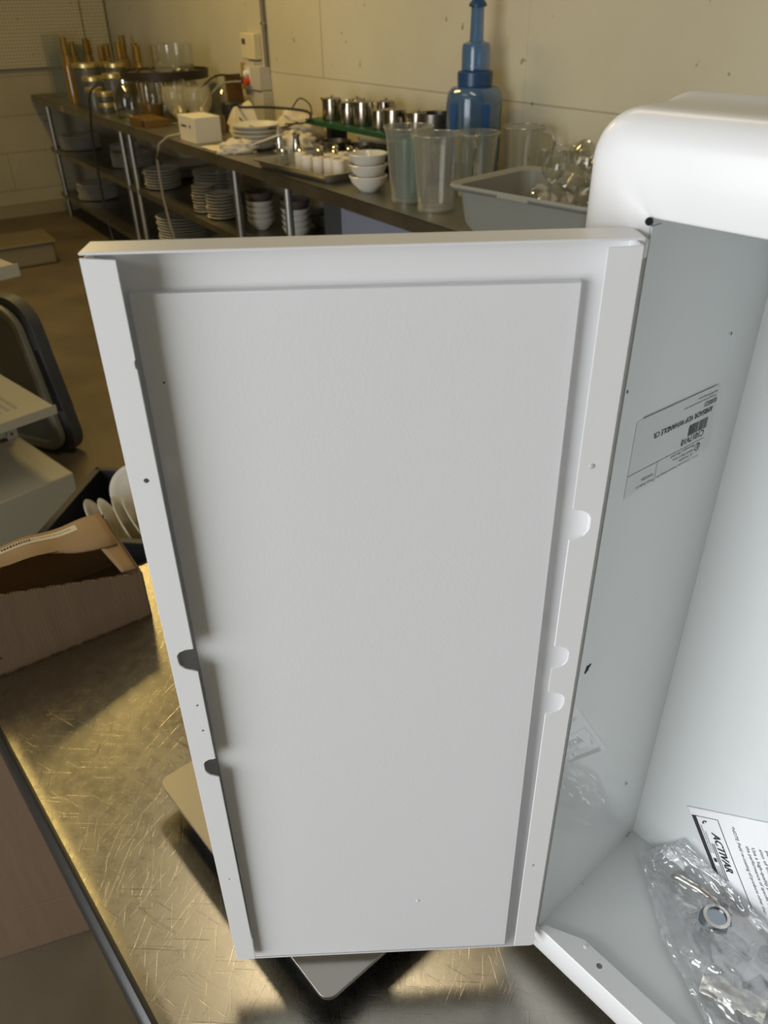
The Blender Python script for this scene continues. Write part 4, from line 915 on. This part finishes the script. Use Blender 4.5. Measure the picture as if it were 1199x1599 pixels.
# green board on blocks with chrome creamers
gbz = 1.066
gb = thing('green_board', 'dark green plank carrying the chrome creamers behind the candles', 'board', T(4.42, .60, gbz), RZ + .02)
MB().box((0, 0, .012), (.82, .22, .024)).build('plank', GREENB, gb, bevel=.002)
for x_ in (-.38, .38): MB().box((x_, .06, (BT - gbz) / 2 - .0), (.05, .10, gbz - BT)).build('support', BLACKP, gb, bevel=.003)
POTC = mat('dark_chrome', (.42, .38, .30), .2, metal=1, var=.4, vscale=22)
def creamer(p, q, label, r=.047, h=.10, rz=0, s=1):
    CHROME = POTC; h *= .93
    t_ = thing('creamer', label, 'pot', T(p, q, gbz + .0245), RZ + rz)
    MB().lathe([(0, 0), (r, 0), (r * 1.03, .005), (r * .98, h * .8), (r * .94, h), (r * .90, h), (r * .9, h * .82), (r * .93, .01), (0, .008)], 28).build('pot_body', CHROME, t_)
    MB().lathe([(r * .95, h), (r * .85, h * 1.03), (r * .2, h * 1.06), (.006, h * 1.08), (.007, h * 1.14), (0, h * 1.15)], 24).build('lid', CHROME, t_)
    MB().tube([(r, 0, h * .9), (r + .025, 0, h * .85), (r + .03, 0, h * .5), (r, 0, h * .25)], .004, 8).build('handle', CHROME, t_)
    MB().hull8([(-r * .9, -.012, h * .7), (-r * .9, .012, h * .7), (-r * .9, .012, h), (-r * .9, -.012, h), (-r * 1.35, -.004, h * .95), (-r * 1.35, .004, h * .95), (-r * 1.38, .004, h * 1.02), (-r * 1.38, -.004, h * 1.02)]).build('spout', CHROME, t_)
    return t_
for a in ((4.16, .56, 'chrome creamer pot at the far left of the green board', .05, .105, .4), (4.24, .66, 'chrome creamer pot behind the leftmost one on the green board', .042, .10, 1.2), (4.34, .55, 'chrome creamer pot third from left on the green board', .045, .10, 2.0),
          (4.44, .57, 'chrome creamer pot at the middle of the green board', .050, .11, .9), (4.50, .66, 'chrome creamer pot with bright domed lid at the back of the green board', .045, .11, 2.6), (4.60, .56, 'small chrome pot right of the middle on the green board', .038, .085, .2),
          (4.72, .56, 'wide chrome pot near the right end of the green board', .055, .10, 2.9), (4.82, .62, 'chrome pot at the right end of the green board', .045, .09, 1.4)): creamer(*a)
# bowls
for k, (z_, txt) in enumerate(((0, 'white bowl at the bottom of the near bowl stack'), (.042, 'white bowl in the middle of the near bowl stack'), (.080, 'white bowl on top of the near bowl stack'))):
    bowl(5.18, .12, BT + z_, .078, .058, txt)
for k, (z_, txt) in enumerate(((0, 'white bowl at the bottom of the stack behind the near bowls'), (.035, 'white bowl on top of the stack behind the near bowls'))):
    bowl(5.04, .21, BT + z_, .068, .05, txt)
# pitchers
def pitcher(p, q, label, r, h, m=FROST, rz=0):
    t_ = thing('pitcher', label, 'pitcher', T(p, q, BT), RZ + rz)
    mb_ = MB(); mb_.lathe([(0, .003), (r * .70, .003), (r * .74, .01), (r * .80, h * .3), (r * .95, h * .92), (r * 1.04, h), (r * 1.02, h)], 36); mb_.build('pitcher_body', m, t_)
    MB().lathe([(r * .60, .0), (r * .74, 0), (r * .76, .012), (r * .70, .014)], 32).build('base_ring', m, t_)
    MB().tube([(r * 1.0, 0, h * .93), (r * 1.45, 0, h * .93), (r * 1.6, 0, h * .8), (r * 1.5, 0, h * .4), (r * .85, 0, h * .28)], .009, 10).build('handle', m, t_)
    MB().tube([(r * 1.03 * math.cos(a_), r * 1.03 * math.sin(a_), h) for a_ in [2 * PI * k_ / 28 for k_ in range(29)]], .0028, 6).build('rim', m, t_)
    return t_
pitcher(5.43, .14, 'tall clear pitcher with a teal sleeve behind the nearest pitcher', .088, .255, rz=1.9)
on('teal_sleeve', 'teal plastic sleeve standing inside the left clear pitcher', 'sleeve', 5.43, .14, [(0, .012), (.045, .012), (.052, .22)], TEALF, seg=24)
pitcher(5.615, .13, 'tall clear pitcher nearest the front edge, left of the grey bus tub', .088, .25, rz=1.2)
pitcher(5.50, .40, 'clear pitcher standing in front of the blue dispenser', .086, .22, rz=2.4)
pitcher(5.50, .64, 'clear pitcher right of the blue dispenser near the wall', .080, .22, rz=.4)
pitcher(5.72, .62, 'short clear pitcher behind the grey bus tub', .070, .17, rz=.6)
o = on('saucepan', 'dark steel pan left of the blue dispenser', 'pan', 4.92, .64, [(0, 0), (.075, 0), (.08, .005), (.08, .11), (.077, .11), (.076, .008), (0, .006)], mat('dark_pan_steel', (.18, .16, .14), .3, metal=.9), z=BT + .11)
on('glass_bowl', 'upturned glass bowl carrying the dark pan', 'bowl', 4.92, .64, [(.085, 0), (.08, .06), (.06, .105), (0, .11)], CLEAR)
on('glass_bowl', 'clear glass dome on the table left of the dark pan', 'bowl', 5.16, .40, [(.09, 0), (.088, .10), (.06, .17), (.02, .20), (0, .20)], clear('thin_dome_glass', (.86, .86, .8), .08, .05))
# blue dispenser
bl = thing('water_dispenser_bottle', 'tall blue stepped plastic dispenser bottle against the back wall', 'bottle', T(5.21, .62, BT), RZ)
MB().lathe([(0, .002), (.10, .002), (.110, .01), (.111, .300), (.106, .322), (.092, .338), (.060, .345)], 40).build('reservoir', BLUEP, bl)
MB().lathe([(0, .006), (.100, .006), (.100, .285), (0, .285)], 30).build('inner_sleeve', clear('pale_blue_core', (.72, .78, .76), .04, .2, .35, (.42, .46, .42)), bl)
for a_, w_ in ((3.75, .30), (4.62, .30), (5.9, .3), (2.2, .3), (.9, .3)):
    mb = MB(); mb.grid(lambda x_, y_: Vector((.1125 * math.cos(a_ + x_ * w_), .1125 * math.sin(a_ + x_ * w_), .06 + y_ * .225)), 6, 1)
    mb.build('blue_stripe', mat('blue_stripe', (.02, .09, .28), .4), bl, recalc=False)
MB().lathe([(.058, .343), (.070, .346), (.071, .392), (.066, .397), (.052, .397)], 36).build('collar', BLUED, bl)
MB().lathe([(.052, .396), (.056, .400), (.056, .478), (.053, .490), (.030, .498), (.027, .506), (.025, .61), (.024, .612)], 32).build('upper_chamber', BLUEP, bl)
MB().lathe([(.022, .610), (.034, .613), (.035, .620), (.026, .632), (.014, .642), (.008, .650), (.008, .665), (0, .667)], 28).build('cap', BLUED, bl)
# bus tub with glasses
tbq = (5.885, -.028); ex_ = (.986, .168)
tubc = thing('bus_tub', 'grey plastic bus tub full of glasses at the near end of the steel table', 'tub', T(tbq[0], tbq[1] + .02, BT), RZ + math.atan2(ex_[1], ex_[0]))
mb = MB(); lv = []
for inset, z_ in ((.035, .001), (.02, .03), (.006, .138), (-.006, .143), (-.016, .147), (-.018, .140), (-.014, .130)):
    pts = rr2(inset, .53 - inset, inset, .385 - inset, .045); lv.append([mb.bm.verts.new((x_, y_, z_)) for x_, y_ in pts])
for a, b in zip(lv, lv[1:]):
    n = len(a)
    for i in range(n): mb.bm.faces.new([a[i], a[(i + 1) % n], b[(i + 1) % n], b[i]])
mb.bm.faces.new(lv[0]); mb.build('tub_shell', TUBGREY, tubc, solid=.003)
MB().box((.26, -.014, .134), (.12, .014, .012)).build('grip', TUBGREY, tubc, bevel=.004)
WG = clear('thin_tumbler_glass', (.93, .93, .90), .10, .03)
gl0 = None; gi = 0
spots = ((.20, .24, .11, .3, .2, 'leftmost upright stemmed glass'), (.30, .28, .12, 1.2, .5, 'glass lying towards the back left'), (.38, .30, .12, .5, .9, 'glass leaning at the back right'), (.42, .20, .12, 1.0, 2.2, 'glass lying bowl to the right'), (.25, .14, .09, 1.4, 3.0, 'glass lying near the front rim'), (.33, .18, .12, .9, .4, 'glass lying across the middle of the pile'),
         (.45, .30, .10, .5, 4.0, 'glass in the back right corner'), (.42, .11, .08, 1.3, 1.3, 'glass lying at the front right'), (.28, .22, .15, .6, 2.0, 'glass on top of the pile, leaning left'), (.36, .24, .15, .4, 5.2, 'glass on top of the pile, leaning right'))
bpy.context.view_layer.update()
for x_, y_, z_, tl, rz_, lb_ in spots:
    loc = tubc.matrix_basis @ Vector((x_, y_, z_ - .02))
    if gl0 is None:
        gl0 = MB().lathe([(0, 0), (.032, 0), (.033, .004), (.007, .008), (.006, .05), (.012, .058), (.034, .085), (.040, .115), (.034, .150)], 24).build('wine_glass', WG); gl0.location = loc; gl0.rotation_euler = (tl, 0, rz_)
        tag(gl0, 'clear ' + lb_ + ', grey bus tub', 'glass', 'glasses tumbled in the bus tub')
    else: dup(gl0, loc, rot=(tl, 0, rz_), label='clear ' + lb_ + ', grey bus tub')
